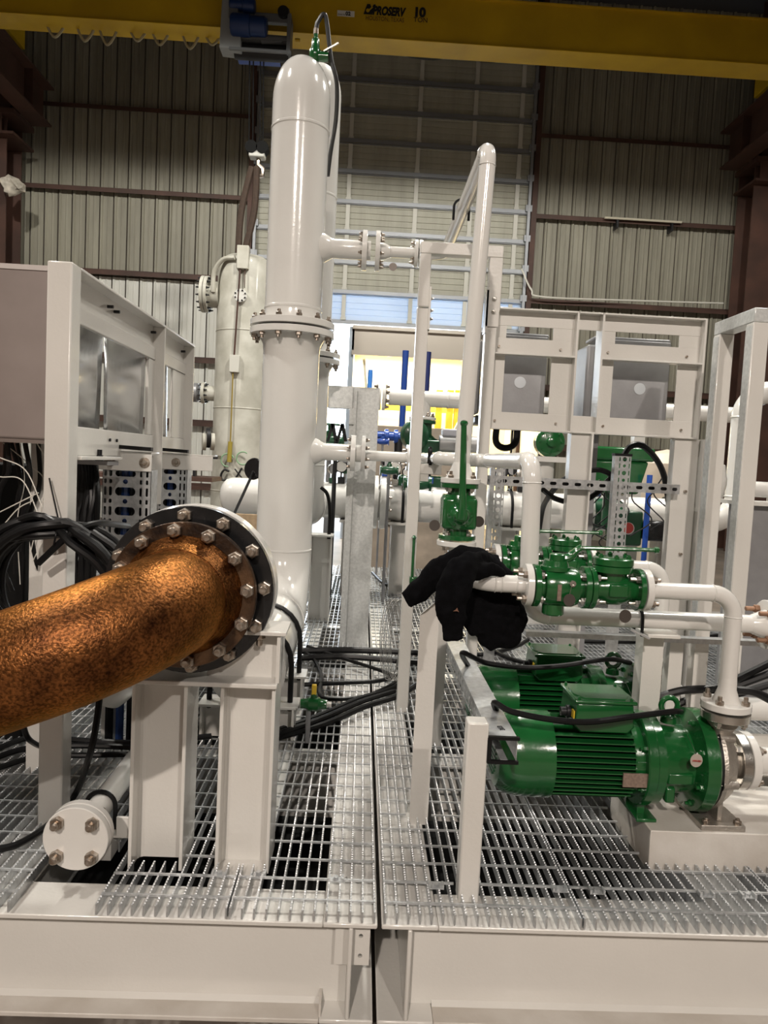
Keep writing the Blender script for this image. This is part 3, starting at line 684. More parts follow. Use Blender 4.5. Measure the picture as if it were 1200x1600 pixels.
L = skid('steel_skid', 'white painted steel skid frame carrying the vessels, left of the seam', -3.2, SX0, at(546, 1500, 1.9).x, 1)
R = skid('steel_skid', 'white painted steel skid frame carrying the green pumps, right of the seam', SX1, 3.4, at(638, 1500, 1.9).x, -1)
# clip plate with two holes and small end details
q = at(566, 1478, 1.93)
lug = MB().plate((q.x-0.035, YS+0.045, q.z-0.055), (1,0,0), (0,0,1), (0,1,0), [(0, 0.055, 0, 0.055, (0.03, 0.027, 0.006, 0.006)), (0, 0.055, 0.055, 0.11, (0.03, 0.083, 0.006, 0.006))], 0.008)
lug.box(q.x-0.075, q.x-0.035, YS+0.045, YS+0.053, q.z-0.055, q.z+0.055)
lug.build('clip_plate', WHITE, L)
MB().box(at(503, 1550, 1.93).x-0.006, at(503, 1550, 1.93).x, YS+0.01, YS+0.07, ZB+0.014, ZB+0.05).build('stop_plate', DUSTY, L)

# ------------------------------------------------------------------ grating
PITCH, BT, BH = 0.030, 0.0045, 0.03
def bar_mesh(length, serr):
    """bearing bar along +Y; serrated top edge"""
    top = []
    if serr:
        n = max(1, int(length/0.0125)); st = length/n
        for i in range(n): top += [(i*st, 0), (i*st+st*0.55, 0), (i*st+st*0.72, -0.0032), (i*st+st*0.88, -0.0032)]
        top.append((length, 0))
    else: top = [(0, 0), (length, 0)]
    mb = MB(); n = len(top)
    vs = []
    for x in (-BT/2, BT/2):
        vs += [(x, y, z) for y, z in top] + [(x, y, -BH) for y, z in top]
    fs = []
    for i in range(n-1):
        fs += [(i, n+i, n+i+1, i+1), (2*n+i, 2*n+i+1, 3*n+i+1, 3*n+i), (i, i+1, 2*n+i+1, 2*n+i)]
    fs += [(0, 2*n, 3*n, n), (n-1, 2*n-1, 4*n-1, 3*n-1), (n, 3*n, 4*n-1, 2*n-1)]
    mb.add(vs, fs)
    me = mb.mesh('bearing_bar', V((0,0,0)), smooth=False); me.materials.append(GALV); return me
BARM, CROSSM = {}, {}
HOLES = [(-0.634, -0.471, 2.106, 2.267), (-0.381, -0.218, 2.106, 2.267), (-0.995, -0.895, 2.31, 2.42), (-0.87, -0.655, 1.80, 2.20),
         (0.205, 0.292, 2.425, 2.52), (0.318, 0.392, 1.985, 2.06), (0.935, 2.0, 2.185, 2.60), (0.935, 2.0, 2.73, 3.12),
         (0.215, 0.29, 3.55, 3.63), (-0.66, -0.24, 3.08, 3.26), (-0.66, -0.24, 3.5, 3.7), (0.33, 0.40, 3.10, 3.17)]
def segs(fixed, a, b, ax):
    out = [(a, b)]
    for x0, x1, y0, y1 in HOLES:
        lo, hi, c0, c1 = (y0, y1, x0, x1) if ax == 'x' else (x0, x1, y0, y1)
        if c0 <= fixed <= c1:
            nxt = []
            for s0, s1 in out:
                if hi <= s0 or lo >= s1: nxt.append((s0, s1)); continue
                if lo-s0 > 0.02: nxt.append((s0, lo))
                if s1-hi > 0.02: nxt.append((hi, s1))
            out = nxt
    return out
cols = [(-3.05, -2.454), (-2.45, -1.854), (-1.85, -1.254), (-1.25, -0.652), (-0.648, -0.302), (-0.298, 0.092), (0.115, 0.648), (0.652, 1.25), (1.254, 1.85), (1.854, 2.45), (2.454, 3.05)]
rows = [(1.889, 2.90), (2.904, 3.9), (3.904, 4.9), (4.904, 5.9), (5.904, 6.9), (6.904, 8.3)]
where_c = ['at the far left edge', 'second from the far left edge', 'third from the far left edge', 'beside the taped cable post', 'under the rust coloured pipe', 'just left of the seam', 'just right of the seam', 'under the near green motor end', 'right of the green pumps', 'second from the far right edge', 'at the far right edge']
where_r = ['front row of grating', 'second row of grating', 'third row of grating', 'fourth row of grating', 'fifth row of grating', 'last row of grating']
for ri, (ya, yb) in enumerate(rows):
    for ci, (xa, xb) in enumerate(cols):
        lim0, lim1 = -0.60*yb-0.1, 0.66*yb+0.1
        if xb < lim0 or xa > lim1: continue
        t = thing('floor_grating', 'galvanized serrated bar grating panel %s, %s' % (where_c[ci], where_r[ri]), 'grating', ((xa+xb)/2, (ya+yb)/2, -BH), 'grating panels')
        near = ri < 2
        nb = int((xb-xa-0.004)/PITCH); joined = MB()
        for i in range(nb+1):
            xx = xa+0.003+i*(xb-xa-0.006)/nb
            for a, b in segs(xx, ya, yb, 'x'):
                if near:
                    k = round(b-a, 3)
                    if k not in BARM: BARM[k] = bar_mesh(b-a, True)
                    inst(BARM[k], 'bearing_bar', t, (xx, a, 0))
                else: joined.box(xx-BT/2, xx+BT/2, a, b, -BH, 0)
        y = math.ceil((ya-1.889-0.05)/0.1016)*0.1016+1.889+0.05
        while y < yb-0.01:
            for a, b in segs(y, xa, xb, 'y'):
                if near:
                    k = round(b-a, 3)
                    if k not in CROSSM:
                        me = MB().box(0, b-a, -0.003, 0.003, -0.005, 0.0008).mesh('cross_bar', V((0,0,0)), smooth=False); me.materials.append(GALV); CROSSM[k] = me
                    inst(CROSSM[k], 'cross_bar', t, (a, y, 0))
                else: joined.box(a, b, y-0.003, y+0.003, -0.006, 0.0008)
            y += 0.1016
        if not near:
            o = joined.build('grating_bars', GALV, t, smooth=False); o['kind'] = 'stuff'
# grating clips
clip = MB().box(-0.016, 0.016, -0.012, 0.012, -0.006, -0.003).box(-0.022, -0.016, -0.012, 0.012, -0.006, 0.006).box(0.016, 0.022, -0.012, 0.012, -0.006, 0.006)
clip.lathe([(-0.003, 0.008), (0.005, 0.008)], (0,0,0), (0,0,1), 6)
cm = clip.mesh('grating_clip', V((0,0,0))); cm.materials.append(GALV)
for k, (px, py, lab) in enumerate(((343, 1366, 'below the left steel stub'), (404, 1366, 'below the right steel stub'), (525, 1374, 'left of the seam'), (681, 1385, 'right of the seam'), (874, 1390, 'left of the motor grating joint'), (932, 1393, 'right of the motor grating joint'), (1103, 1398, 'below the pump pedestal'), (1168, 1400, 'near the right picture edge'))):
    q = atz(px, py); o = inst(cm, 'grating_clip', None, (q.x, q.y, 0.004)); tag(o, 'small galvanized grating clip at the front edge '+lab, 'clip', 'grating clips')

# ================================================================== left side: support stubs, rusty pipe
def stub(label, x0, x1, y0, y1, z0, z1, name='support_stub'):
    t = thing(name, label, 'support', ((x0+x1)/2, (y0+y1)/2, z0))
    MB().box(x0, x0+0.011, y0, y1, z0, z1).build('flange', WHITE, t, 0.002)
    MB().box(x1-0.011, x1, y0, y1, z0, z1).build('flange', WHITE, t, 0.002)
    c = (y0+y1)/2
    mb = MB().box(x0+0.011, x1-0.011, c-0.004, c+0.004, z0, z1)
    for sx, xx in ((1, x0+0.011), (-1, x1-0.011)):
        mb.prism([(0,0),(0.016,0),(0.005,0.005),(0,0.016)], (xx, c-0.004, z0), (sx,0,0), (0,-1,0), (0,0,1), z1-z0)
    mb.build('web', WHITE, t)
    return t
ZS = 0.528
stub('left white steel stub column under the rusty pipe flange', -0.632, -0.473, 2.108, 2.265, ZT, ZS)
stub('right white steel stub column under the rusty pipe flange', -0.379, -0.220, 2.108, 2.265, ZT, ZS)
t = thing('saddle_bracket', 'white steel saddle with cap plate under the black flange', 'bracket', (-0.42, 2.18, ZS))
MB().box(-0.634, -0.216, 2.092, 2.28, ZS, ZS+0.014).build('cap_plate', WHITE, t, 0.003)
MB().box(-0.43, -0.212, 2.165, 2.175, ZS+0.014, 0.682).build('web', WHITE, t)
MB().box(-0.44, -0.196, 2.10, 2.25, 0.682, 0.694).build('top_plate', WHITE, t, 0.002)
MB().box(-0.222, -0.212, 2.11, 2.24, ZS+0.014, 0.682).build('end_plate', WHITE, t)
q = at(405, 1002, 2.13); inst(bolt_mesh(0.02, 0.02, STEEL), 'bolt', t, (q.x, 2.135, 0.682), rot_to((0,0,-1)))
AX, AZ = -0.480, 0.802
# rust coloured spool: flange, hub, elbow, run to the left
t = thing('rusty_pipe', 'rust coloured steel pipe elbow with bolted flange entering from the left', 'pipe', (AX-0.5, 1.9, AZ))
d = V((-math.cos(math.radians(22)), 0, -math.sin(math.radians(22))))
y0 = 2.03; R_ = 0.262; rp = 0.1365
c0 = V((AX, y0-0.075, AZ))
corner = c0+V((0, -R_, 0))
path, _ = bent([c0, corner, corner+d*1.6], R_, 20)
mb = MB().tube(path, rp, 48)
mb.lathe([(0, rp+0.002), (0.012, rp+0.006), (0.02, rp+0.003), (0.05, rp+0.018), (0.08, rp+0.03)], c0-V((0,0.006,0)), (0,1,0), 48)
mb.build('elbow', RUST, t)
fl = flange(t, (AX, y0+0.03, AZ), (0,-1,0), 0.406, 0.03, 12, 0.362, 0.0235, side=1, stick=0.022, material=RUSTF, n=64, phase=0.25)
t = thing('black_flange', 'black bolted pipe flange between the rusty pipe and the white pipe', 'flange', (AX, 2.14, AZ-0.24))
MB().cyl((AX, y0+0.03, AZ), (AX, 2.115, AZ), 0.165, 48).build('neck', BLACKP, t)
flange(t, (AX, 2.15, AZ), (0,-1,0), 0.483, 0.036, 12, 0.432, 0.0245, side=1, stick=0.026, material=BLACKP, n=72, phase=0.15)
t = thing('elbow_pipe', 'white pipe with flange turning down behind the black flange', 'pipe', (AX, 2.5, 0.3))
flange(t, (AX, 2.151, AZ), (0,1,0), 0.488, 0.06, 0, material=WHITE2, n=72)
MB().lathe([(0, 0.215), (0.10, 0.17), (0.12, 0.163)], (AX, 2.211, AZ), (0,1,0), 48).build('hub', WHITE2, t)
dd = V((-math.cos(math.radians(42)), 0, -math.sin(math.radians(42))))
k = V((AX, 2.66, AZ))
pipe_mesh([V((AX, 2.19, AZ)), k, k+dd*0.62], 0.162, 0.31, 36).build('pipe', WHITE2, t)

# left panel frame
PX0, PX1 = -0.985, -0.909
t = thing('panel_rack', 'white steel panel frame with stainless sheets running back on the left', 'frame', (PX0+0.04, 3.1, ZT))
MB().box(PX0, PX1, 2.32, 2.396, ZT, 1.755).build('front_post', WHITE, t, 0.005)
YR0, YR1 = 2.3965, 3.97
XW = PX1-0.062
MB().box(XW, XW+0.006, YR0, YR1, 1.60, 1.745).build('top_web', WHITE, t)
MB().box(XW-0.012, PX1, YR0, YR1, 1.745, 1.755).build('top_flange', WHITE, t, 0.002)
MB().box(XW+0.006, XW+0.02, YR0, YR1, 1.598, 1.655).build('top_rail', WHITE, t, 0.003)
MB().box(XW+0.001, XW+0.022, YR0, YR1, 1.165, 1.262).build('bottom_rail', WHITE, t, 0.003)
MB().box(XW-0.01, PX1+0.012, YR0, 2.80, 1.153, 1.165).build('bottom_flange', WHITE, t, 0.002)
for ya, yb in ((3.31, 3.40), (3.72, 3.97)):
    MB().box(XW+0.002, XW+0.016, ya, yb-0.005, 1.263, 1.597).build('stile_web', WHITE, t, 0.002)
    MB().box(XW-0.012, PX1-0.001, yb-0.012, yb, 0.95, 1.7445).build('stile_flange', WHITE, t, 0.002)
MB().box(PX0, XW-0.013, 3.9, 3.97, ZT, 1.74).build('rear_post', WHITE, t, 0.004)
for ya, yb in ((2.40, 2.80), (2.81, 3.31), (3.40, 3.72)):
    n = 10; mb = MB(); vs = []; fs = []
    for i in range(n+1):
        yy = ya+(yb-ya)*i/n
        for j in range(2): vs.append((XW-0.012+0.009*math.sin(i/n*PI*1.6+ya*3+(0.5 if j else -0.3)), yy, 1.25 if j == 0 else 1.61))
    for i in range(n): fs.append((2*i, 2*i+2, 2*i+3, 2*i+1))
    o = mb.add(vs, fs).build('stainless_sheet', SHEET, t); s = o.modifiers.new('solid', 'SOLIDIFY'); s.thickness = 0.002
for (px, py) in ((168, 479), (178, 487), (236, 519), (283, 549)):
    d_ = ray(px, py); q = EYE+d_*((XW+0.006-EYE.x)/d_.x); MB().cyl(q, q+V((0.022,0,0)), 0.006, 8).build('stud', DARK, t)
for (px, py) in ((164, 687), (175, 688)):
    d_ = ray(px, py); q = EYE+d_*((XW+0.006-EYE.x)/d_.x); MB().cyl(q, q+V((0.022,0,0)), 0.006, 8).build('stud', DARK, t)
# taupe enclosure left of the post
q0, q1 = at(-40, 414, 2.42), at(73, 688, 2.42)
t = thing('control_cabinet', 'large taupe steel control cabinet left of the white post', 'cabinet', ((-1.55), 2.6, q1.z))
MB().box(-1.62, -0.995, 2.42, 2.78, q1.z, at(30, 415, 2.42).z).build('body', TAUPE, t, 0.008)
MB().box(-1.62, -0.995, 2.416, 2.425, at(30, 415, 2.42).z-0.012, at(30, 415, 2.42).z+0.004).build('top_lip', mat('taupe_light', (0.5, 0.46, 0.44), 0.4), t)
MB().box(-1.6, -1.02, 2.425, 2.7, q1.z-0.012, q1.z).build('gland_plate', mat('taupe_dark', (0.16, 0.13, 0.115), 0.5), t)
MB().box(-1.2, -1.15, 2.72, 2.77, ZT, q1.z).build('leg', WHITE, t); MB().box(-1.6, -1.55, 2.72, 2.77, ZT, q1.z).build('leg', WHITE, t)

# cable tray brackets and perforated tray covers
def perforated(parent, xa, xb, y, z0, z1, name):
    w_ = xb-xa; cells = []; z = 0; H_ = z1-z0
    c1, c2 = w_*0.22, w_*0.72; k = 0
    while z < H_-1e-4:
        hgt = min(0.05 if k % 2 == 0 else 0.028, H_-z)
        cells.append((0, c1*0.5, z, z+hgt, (c1*0.27, z+hgt/2, c1*0.12, hgt*0.34)))
        cells.append((c1*0.5, c1, z, z+hgt, (c1*0.75, z+hgt/2, c1*0.14, hgt*(0.36 if k % 2 == 0 else 0.3))))
        cells.append((c1, c2, z, z+hgt, ((c1+c2)/2, z+hgt/2, (c2-c1)*(0.42 if k % 2 == 0 else 0.10), hgt*0.34)))
        cells.append((c2, c2+(w_-c2)/2, z, z+hgt, (c2+(w_-c2)*0.25, z+hgt/2, (w_-c2)*0.09, hgt*0.34)))
        cells.append((c2+(w_-c2)/2, w_, z, z+hgt, (c2+(w_-c2)*0.7, z+hgt/2, (w_-c2)*0.09, hgt*0.34)))
        z += hgt; k += 1
    mb = MB().plate((xa, y, z0), (1,0,0), (0,0,1), (0,1,0), cells, 0.002)
    mb.box(xa, xa+0.002, y, y+0.09, z0, z1).box(xb-0.002, xb, y, y+0.09, z0, z1)
    return mb.build(name, GALV, parent)
for k, (pa, pb, Y, zt_, lab) in enumerate((((160, 0), (236, 0), 2.95, 733, 'near perforated vertical cable tray left of the black flange'), ((242, 0), (292, 0), 3.55, 728, 'far perforated vertical cable tray behind the black flange'))):
    xa, xb = at(pa[0], 760, Y).x, at(pb[0], 760, Y).x
    z1 = at(200, zt_, Y).z
    t = thing('cable_tray', lab, 'cable tray', ((xa+xb)/2, Y, 0.35))
    perforated(t, xa, xb, Y, 0.30, z1, 'tray_cover')
    MB().box(xa, xa+0.06, Y+0.09, Y+0.1, ZT, z1).build('mounting_strip', GALV, t)
    MB().box(xa+0.004, xb-0.004, Y+0.085, Y+0.089, 0.3, z1).build('tray_back', GALV, t)
    for cxk in range(4): MB().cyl((xa+0.03+cxk*(xb-xa-0.06)/3, Y+0.055, 0.001), (xa+0.03+cxk*(xb-xa-0.06)/3, Y+0.055, z1-0.01), 0.017, 8).build('tray_cable', BLACK if cxk != 1 else BLUE2, t)
    MB().box(xa-0.012, xa+0.015, Y+0.085, Y+0.12, ZT, z1+0.06).build('side_post', WHITE, t)
    zz = at(200, zt_, Y).z
    b = thing('tray_bracket', ('near', 'far')[k]+' white angle bracket with round washers above the perforated cable tray', 'bracket', ((xa+xb)/2, Y-0.02, zz))
    xe = at((238, 333)[k], 720, Y).x; xs = xa-(0.10 if k == 0 else 0.0)
    MB().box(xs, xe, Y-0.012, Y-0.004, zz-0.006, zz+0.062).build('face', WHITE, b, 0.002)
    MB().box(xs, xe, Y-0.012, Y+0.1, zz+0.062, zz+0.07).build('top', WHITE, b, 0.002)
    for px in ((172, 226), (275, 0))[k]:
        if px:
            q = at(px, 720, Y-0.012); MB().lathe([(0, 0.021), (0.003, 0.021), (0.004, 0.01), (0.008, 0.009)], (q.x, Y-0.012, zz+0.028), (0,-1,0), 20).build('washer', STEEL, b)
    q = at(170 if k == 0 else 235, 702, Y-0.02); MB().bar(V((at((165, 235)[k], 700, Y).x, Y-0.02, zz+0.088)), V((at((240, 296)[k], 700, Y).x, Y-0.02, zz+0.082)), 0.03, 0.015).build('edge_strip', BLACK, b)

# lower left blind flange line
bq = V((-0.744, 2.0, 0.114))
t = thing('drain_line', 'white drain pipe with four bolt blind flange at the front left', 'pipe', (bq.x, 2.4, 0))
flange(t, bq+V((0,0.024,0)), (0,-1,0), 0.180, 0.024, 4, 0.135, 0.0215, side=1, stick=0.016, n=48, name='blind_flange', phase=0.5)
flange(t, bq+V((0,0.028,0)), (0,1,0), 0.180, 0.024, 4, 0.135, 0.0175, side=1, stick=0.012, n=48, phase=0.5)
pipe_mesh([bq+V((0,0.05,0)), V((bq.x, 4.0, bq.z))], 0.037, n=28).build('pipe', WHITE2, t)
ubolt(t, (bq.x, 2.20, bq.z), (0,1,0), 0.044, 0.007, 0.07)
MB().box(bq.x+0.03, bq.x+0.11, 2.16, 2.24, 0.035, 0.043).box(bq.x+0.10, bq.x+0.11, 2.16, 2.24, 0.0, 0.1).box(bq.x+0.06, bq.x+0.11, 2.16, 2.17, 0.04, 0.1).build('clamp_bracket', WHITE, t, 0.002)
MB().box(bq.x-0.09, bq.x+0.05, 2.15, 2.25, ZT, 0.04).build('clamp_base', WHITE, t, 0.002)

# ================================================================== vessels
def vessel(label, X, Y, zel, rel, yend, zfl, zseam, ztop, r=0.162, nozzles=()):
    t = thing('pressure_vessel', label, 'vessel', (X, Y, max(0, zel-r)))
    zs = zel+rel
    sgn = -1 if yend < Y else 1
    path, wl = bent([V((X, yend, zel)), V((X, Y, zel)), V((X, Y, zfl-0.05))], rel, 14)
    mb = MB().tube(path, r, 48)
    for p, d_ in wl: mb.lathe([(-0.008, r*0.995), (-0.004, r+0.004), (0.004, r+0.004), (0.008, r*0.995)], p, d_, 48)
    mb.build('lower_shell', WHITE2, t)
    MB().lathe([(-0.13, r), (-0.09, r+0.004), (-0.05, r+0.022), (-0.04, r+0.03)], (X, Y, zfl), (0,0,1), 48).build('lower_hub', WHITE2, t)
    flange(t, (X, Y, zfl-0.006), (0,0,-1), 0.483, 0.036, 12, 0.432, 0.021, stick=0.016, n=64)
    flange(t, (X, Y, zfl+0.006), (0,0,1), 0.483, 0.036, 12, 0.432, 0.021, stick=0.016, n=64)
    MB().cyl((X, Y, zfl-0.006), (X, Y, zfl+0.006), 0.19, 40).build('gasket', DARK, t)
    hd = 0.25; prof = [(zfl+0.042, r+0.012), (zfl+0.09, r)]
    for zz in (zfl+0.115, zseam): prof += [(zz-0.01, r), (zz-0.005, r+0.004), (zz+0.005, r+0.004), (zz+0.01, r)]
    prof.append((ztop-hd, r))
    for i in range(1, 12):
        a = PI/2*i/12; prof.append((ztop-hd+hd*math.sin(a), r*math.cos(a)**0.9))
    prof.append((ztop, 0))
    MB().lathe(prof, (X, Y, 0), (0,0,1), 56).build('upper_shell', WHITE2, t)
    return t
VX, VY = -0.442, 4.35
v1 = vessel('tall white vertical vessel with domed top and bolted mid flange', VX, VY, 0.294, 0.36, 3.06, 1.925, 3.035, 3.44)
for z_, rn, nm in ((at(500, 387, VY).z, 0.054, 'upper'), (at(490, 705, VY).z, 0.05, 'lower')):
    MB().lathe([(0.13, rn+0.035), (0.165, rn+0.026), (0.19, rn+0.012), (0.21, rn), (0.43, rn)], (VX, VY, z_), (1,0,0), 32).build('nozzle', WHITE2, v1)
z_u, z_l = at(500, 387, VY).z, at(490, 705, VY).z
flange(v1, (at(566, 390, VY).x, VY, z_u), (1,0,0), 0.225, 0.028, 8, 0.18, 0.013, side=-1, stick=0.01)
flange(v1, (at(548, 707, VY).x, VY, z_l), (1,0,0), 0.21, 0.028, 8, 0.17, 0.013, side=-1, stick=0.01)
for yy in (3.17, 3.62):
    s = thing('pipe_support', ('near' if yy < 3.3 else 'far')+' white steel pedestal with black U bolt under the vessel outlet pipe', 'support', (VX, yy, 0))
    MB().box(VX-0.21, VX+0.215, yy-0.07, yy+0.07, 0.118, 0.13).build('top_plate', WHITE, s, 0.002)
    MB().box(VX-0.2, VX-0.19, yy-0.07, yy+0.07, ZT, 0.118).box(VX+0.19, VX+0.2, yy-0.07, yy+0.07, ZT, 0.118).box(VX-0.19, VX+0.19, yy-0.005, yy+0.005, ZT, 0.118).build('pedestal', WHITE, s)
    ubolt(s, (VX, yy, 0.294), (0,1,0), 0.175, 0.012, 0.2)
    for sx in (-1, 1): inst(bolt_mesh(0.016, 0.015, STEEL), 'bolt', s, (VX+sx*0.175, yy, 0.118), rot_to((0,0,-1)))
v2 = vessel('second white vertical vessel half hidden behind the front one', -0.452, 5.75, 0.80, 0.34, 6.56, 1.945, 3.15, 4.12)
s = thing('pipe_support', 'white steel stub with U bolt under the second vessel elbow', 'support', (-0.275, 5.5, 0))
MB().box(-0.36, -0.19, 5.40, 5.56, 0.62, 0.635).build('top_plate', WHITE, s, 0.002)
hsection(MB(), -0.355, -0.2, 5.42, 5.55, ZT, 0.62, 0.01, 0.008).build('stub', WHITE, s)
MB().box(-0.34, -0.2, 5.47, 5.48, 0.42, 0.62).build('gusset', WHITE, s)
MB().tube(catmull([(-0.30, 5.47, 0.98), (-0.25, 5.47, 0.93), (-0.225, 5.47, 0.8), (-0.225, 5.47, 0.6)], 6), 0.013, 8).build('u_bolt', BLACK, s)

# green valve and hose on top of the vessel
q = at(492, 92, VY)
t = thing('vent_valve', 'small green vent valve on the domed top of the tall vessel', 'valve', (q.x, VY, 3.42))
MB().lathe([(0, 0.02), (0.02, 0.034), (0.06, 0.034), (0.075, 0.024), (0.12, 0.022), (0.13, 0.012), (0.16, 0.012)], (q.x, VY, 3.42), (0,0,1), 12).build('body', GREEN, t)
MB().cyl((q.x, VY, 3.45), (q.x+0.075, VY, 3.45), 0.026, 12).build('side_body', GREEN, t)
MB().bar((q.x+0.05, VY-0.02, 3.47), (q.x+0.13, VY-0.02, 3.52), 0.012, 0.008).build('lever', STAIN, t)
MB().cyl((q.x, VY, 3.57), (q.x, VY, 3.60), 0.014, 8).build('fitting', STEEL, t)
cable('vent_hose', 'black hose arching from the vent valve down beside the tall vessel', [(q.x, VY, 3.59), (q.x+0.01, VY, 3.64), (q.x+0.05, VY, 3.67), at(517, 90, VY), at(526, 130, VY), at(525, 185, 4.5), at(517, 235, 4.52), at(512, 275, 4.52)], 0.0125, mat('hose_grey', (0.03, 0.03, 0.03), 0.35), k=8, cat='hose')
tag(MB().cyl(at(516, 52, 13.1), at(515.5, 80, 13.1), 0.025, 8).build('hanging_rod', MATS['bright_yellow']), 'thin yellow rod hanging below the girder above the vessel', 'rod')

# galvanized column and arm
t = thing('galvanized_column', 'galvanized H column with short arm right of the tall vessel', 'column', (0.0, 4.85, ZT))
cz = at(565, 605, 4.78).z
hsection(MB(), -0.098, 0.086, 4.78, 4.94, ZT, cz, 0.011, 0.009, 'x').build('shaft', GALVW, t)
MB().box(-0.07, -0.055, 4.755, 4.78, ZT, cz-0.02).build('edge_angle', GALVW, t)
ax0 = at(512, 640, 4.78).x
MB().box(ax0, -0.083, 4.76, 4.775, cz-0.14, cz).box(ax0, -0.083, 4.775, 4.86, cz-0.012, cz).box(ax0, -0.083, 4.775, 4.86, cz-0.14, cz-0.128).build('arm', GALVW, t)
MB().box(-0.10, -0.07, 4.76, 4.775, cz-0.24, cz-0.14).build('gusset', GALVW, t)

# ================================================================== small bore piping between vessel and valves
RP = 0.0302                                  # two inch pipe
HX, HY = 0.392, 2.82
ztop_ = 2.385
t = thing('vent_line', 'white two inch pipe rising to a high bend and down to the ball valve', 'pipe', (HX, 3.4, 1.2))
xa = at(586, 392, VY).x
pipe_mesh([V((xa+0.02, VY, z_u)), V((HX+0.02, VY, z_u))+V((0,0,0)), V((HX+0.02, HY, ztop_+0.0)), V((HX-0.016, HY, 1.16))], RP, 0.076, 28, extra=[((xa+0.09, VY, z_u), (1,0,0))]).build('pipe', WHITE2, t)
flange(t, (xa+0.002, VY, z_u), (1,0,0), 0.225, 0.026, 8, 0.18, 0.013, side=1, stick=0.012)
MB().lathe([(0, 0.05), (0.03, 0.045), (0.06, RP)], (xa+0.028, VY, z_u), (1,0,0), 24).build('reducer', WHITE2, t)
xf = at(647, 397, VY).x
flange(t, (xf, VY, z_u), (1,0,0), 0.152, 0.02, 4, 0.12, 0.013, side=-1, stick=0.012)
flange(t, (xf+0.026, VY, z_u), (1,0,0), 0.152, 0.02, 0)
MB().lathe([(0, RP+0.028), (0.03, RP+0.012), (0.06, RP)], (HX-0.016, HY, 1.148), (0,0,1), 24).build('weld_neck', WHITE2, t)
flange(t, (HX-0.016, HY, 1.148), (0,0,-1), 0.152, 0.02, 4, 0.12, 0.013, side=-1, stick=0.014)
ubolt(t, (HX+0.015, 3.56, ztop_+0.02), (0,1,0), 0.036, 0.006, 0.06)
q = at(614, 417, 4.2); MB().cyl(q, q+V((0,-0.004,0)), 0.022, 20).build('tag_disc', TAGD, t)

t = thing('transfer_line', 'white two inch pipe from the lower vessel nozzle down to the low header', 'pipe', (0.4, 3.3, 0.7))
xb_ = at(571, 711, VY).x
LX, LY, LZ = 0.572, 2.42, 0.714
zt2 = 1.222
ex = at(672, 711, 3.32).x+0.05
pipe_mesh([V((xb_, VY, z_l-0.01)), V((ex, VY, z_l-0.01)), V((ex, 3.32, zt2)), V((LX-0.02, 3.32, zt2)), V((LX-0.015, LY, zt2)), V((LX, LY, LZ)), V((1.52, LY, LZ))], RP, 0.07, 28).build('pipe', WHITE2, t)
flange(t, (xb_-0.025, VY, z_l), (1,0,0), 0.21, 0.024, 8, 0.17, 0.013, side=1, stick=0.012)
xg = at(635, 712, VY).x
flange(t, (xg, VY, z_l-0.01), (1,0,0), 0.152, 0.02, 4, 0.12, 0.013, side=-1, stick=0.012)
flange(t, (xg+0.026, VY, z_l-0.01), (1,0,0), 0.152, 0.02, 0)
xr = at(1172, 968, LY).x
flange(t, (xr+0.05, LY, LZ), (1,0,0), 0.165, 0.022, 4, 0.125, 0.017, side=-1, stick=0.03, bmat=mat('rusty_bolt', (0.28, 0.16, 0.10), 0.5, 0.6))
MB().lathe([(0, RP), (0.05, RP+0.02), (0.055, RP+0.02)], (xr, LY, LZ), (1,0,0), 24).build('weld_neck', WHITE2, t)

# goal post frame of square tube
t = thing('goalpost_support', 'white square tube goalpost frame behind the tall two inch pipe', 'frame', (0.41, 3.59, ZT))
for x0, x1, nm in ((0.223, 0.280, 'left'), (0.553, 0.606, 'right')):
    MB().box(x0, x1, 3.56, 3.615, ZT if nm == 'left' else 0.0, 1.93).build('leg', WHITE, t, 0.004)
    MB().box(x0+0.002, x1-0.002 if nm == 'left' else x1+0.012, 3.558, 3.613, 1.936, 2.1838).build('upper_leg', WHITE, t, 0.004)
    xs = x1 if nm == 'left' else x0
    MB().box(xs-0.004, xs+0.006, 3.552, 3.62, 1.83, 2.03).build('splice_plate', WHITE, t)
    for z in (1.885, 1.925, 1.98) if nm == 'left' else (): inst(bolt_mesh(0.009, 0.008, STEEL), 'bolt', t, (xs+0.006, 3.585, z), rot_to((1,0,0)))
MB().box(0.55, 0.612, 3.552, 3.558, 1.86, 2.03).build('splice_plate', WHITE, t)
for z in (1.93, 1.99): inst(bolt_mesh(0.012, 0.006, STAIN), 'bolt', t, (0.585, 3.552, z), rot_to((0,-1,0)))
MB().box(0.225, 0.618, 3.558, 3.613, 2.184, 2.239).build('top_beam', WHITE, t, 0.004)
za = at(670, 733, 3.56).z
MB().box(0.28, at(690, 733, 3.56).x, 3.565, 3.60, za-0.025, za+0.025).build('arm', WHITE, t, 0.003)
MB().box(0.2805, 0.32, 3.568, 3.597, za-0.06, za-0.0255).build('arm_gusset', WHITE, t)
ubolt(t, (at(672, 711, 3.58).x-0.0, 3.585, at(672, 711, 3.58).z), (1,0,0), 0.034, 0.008, 0.05)

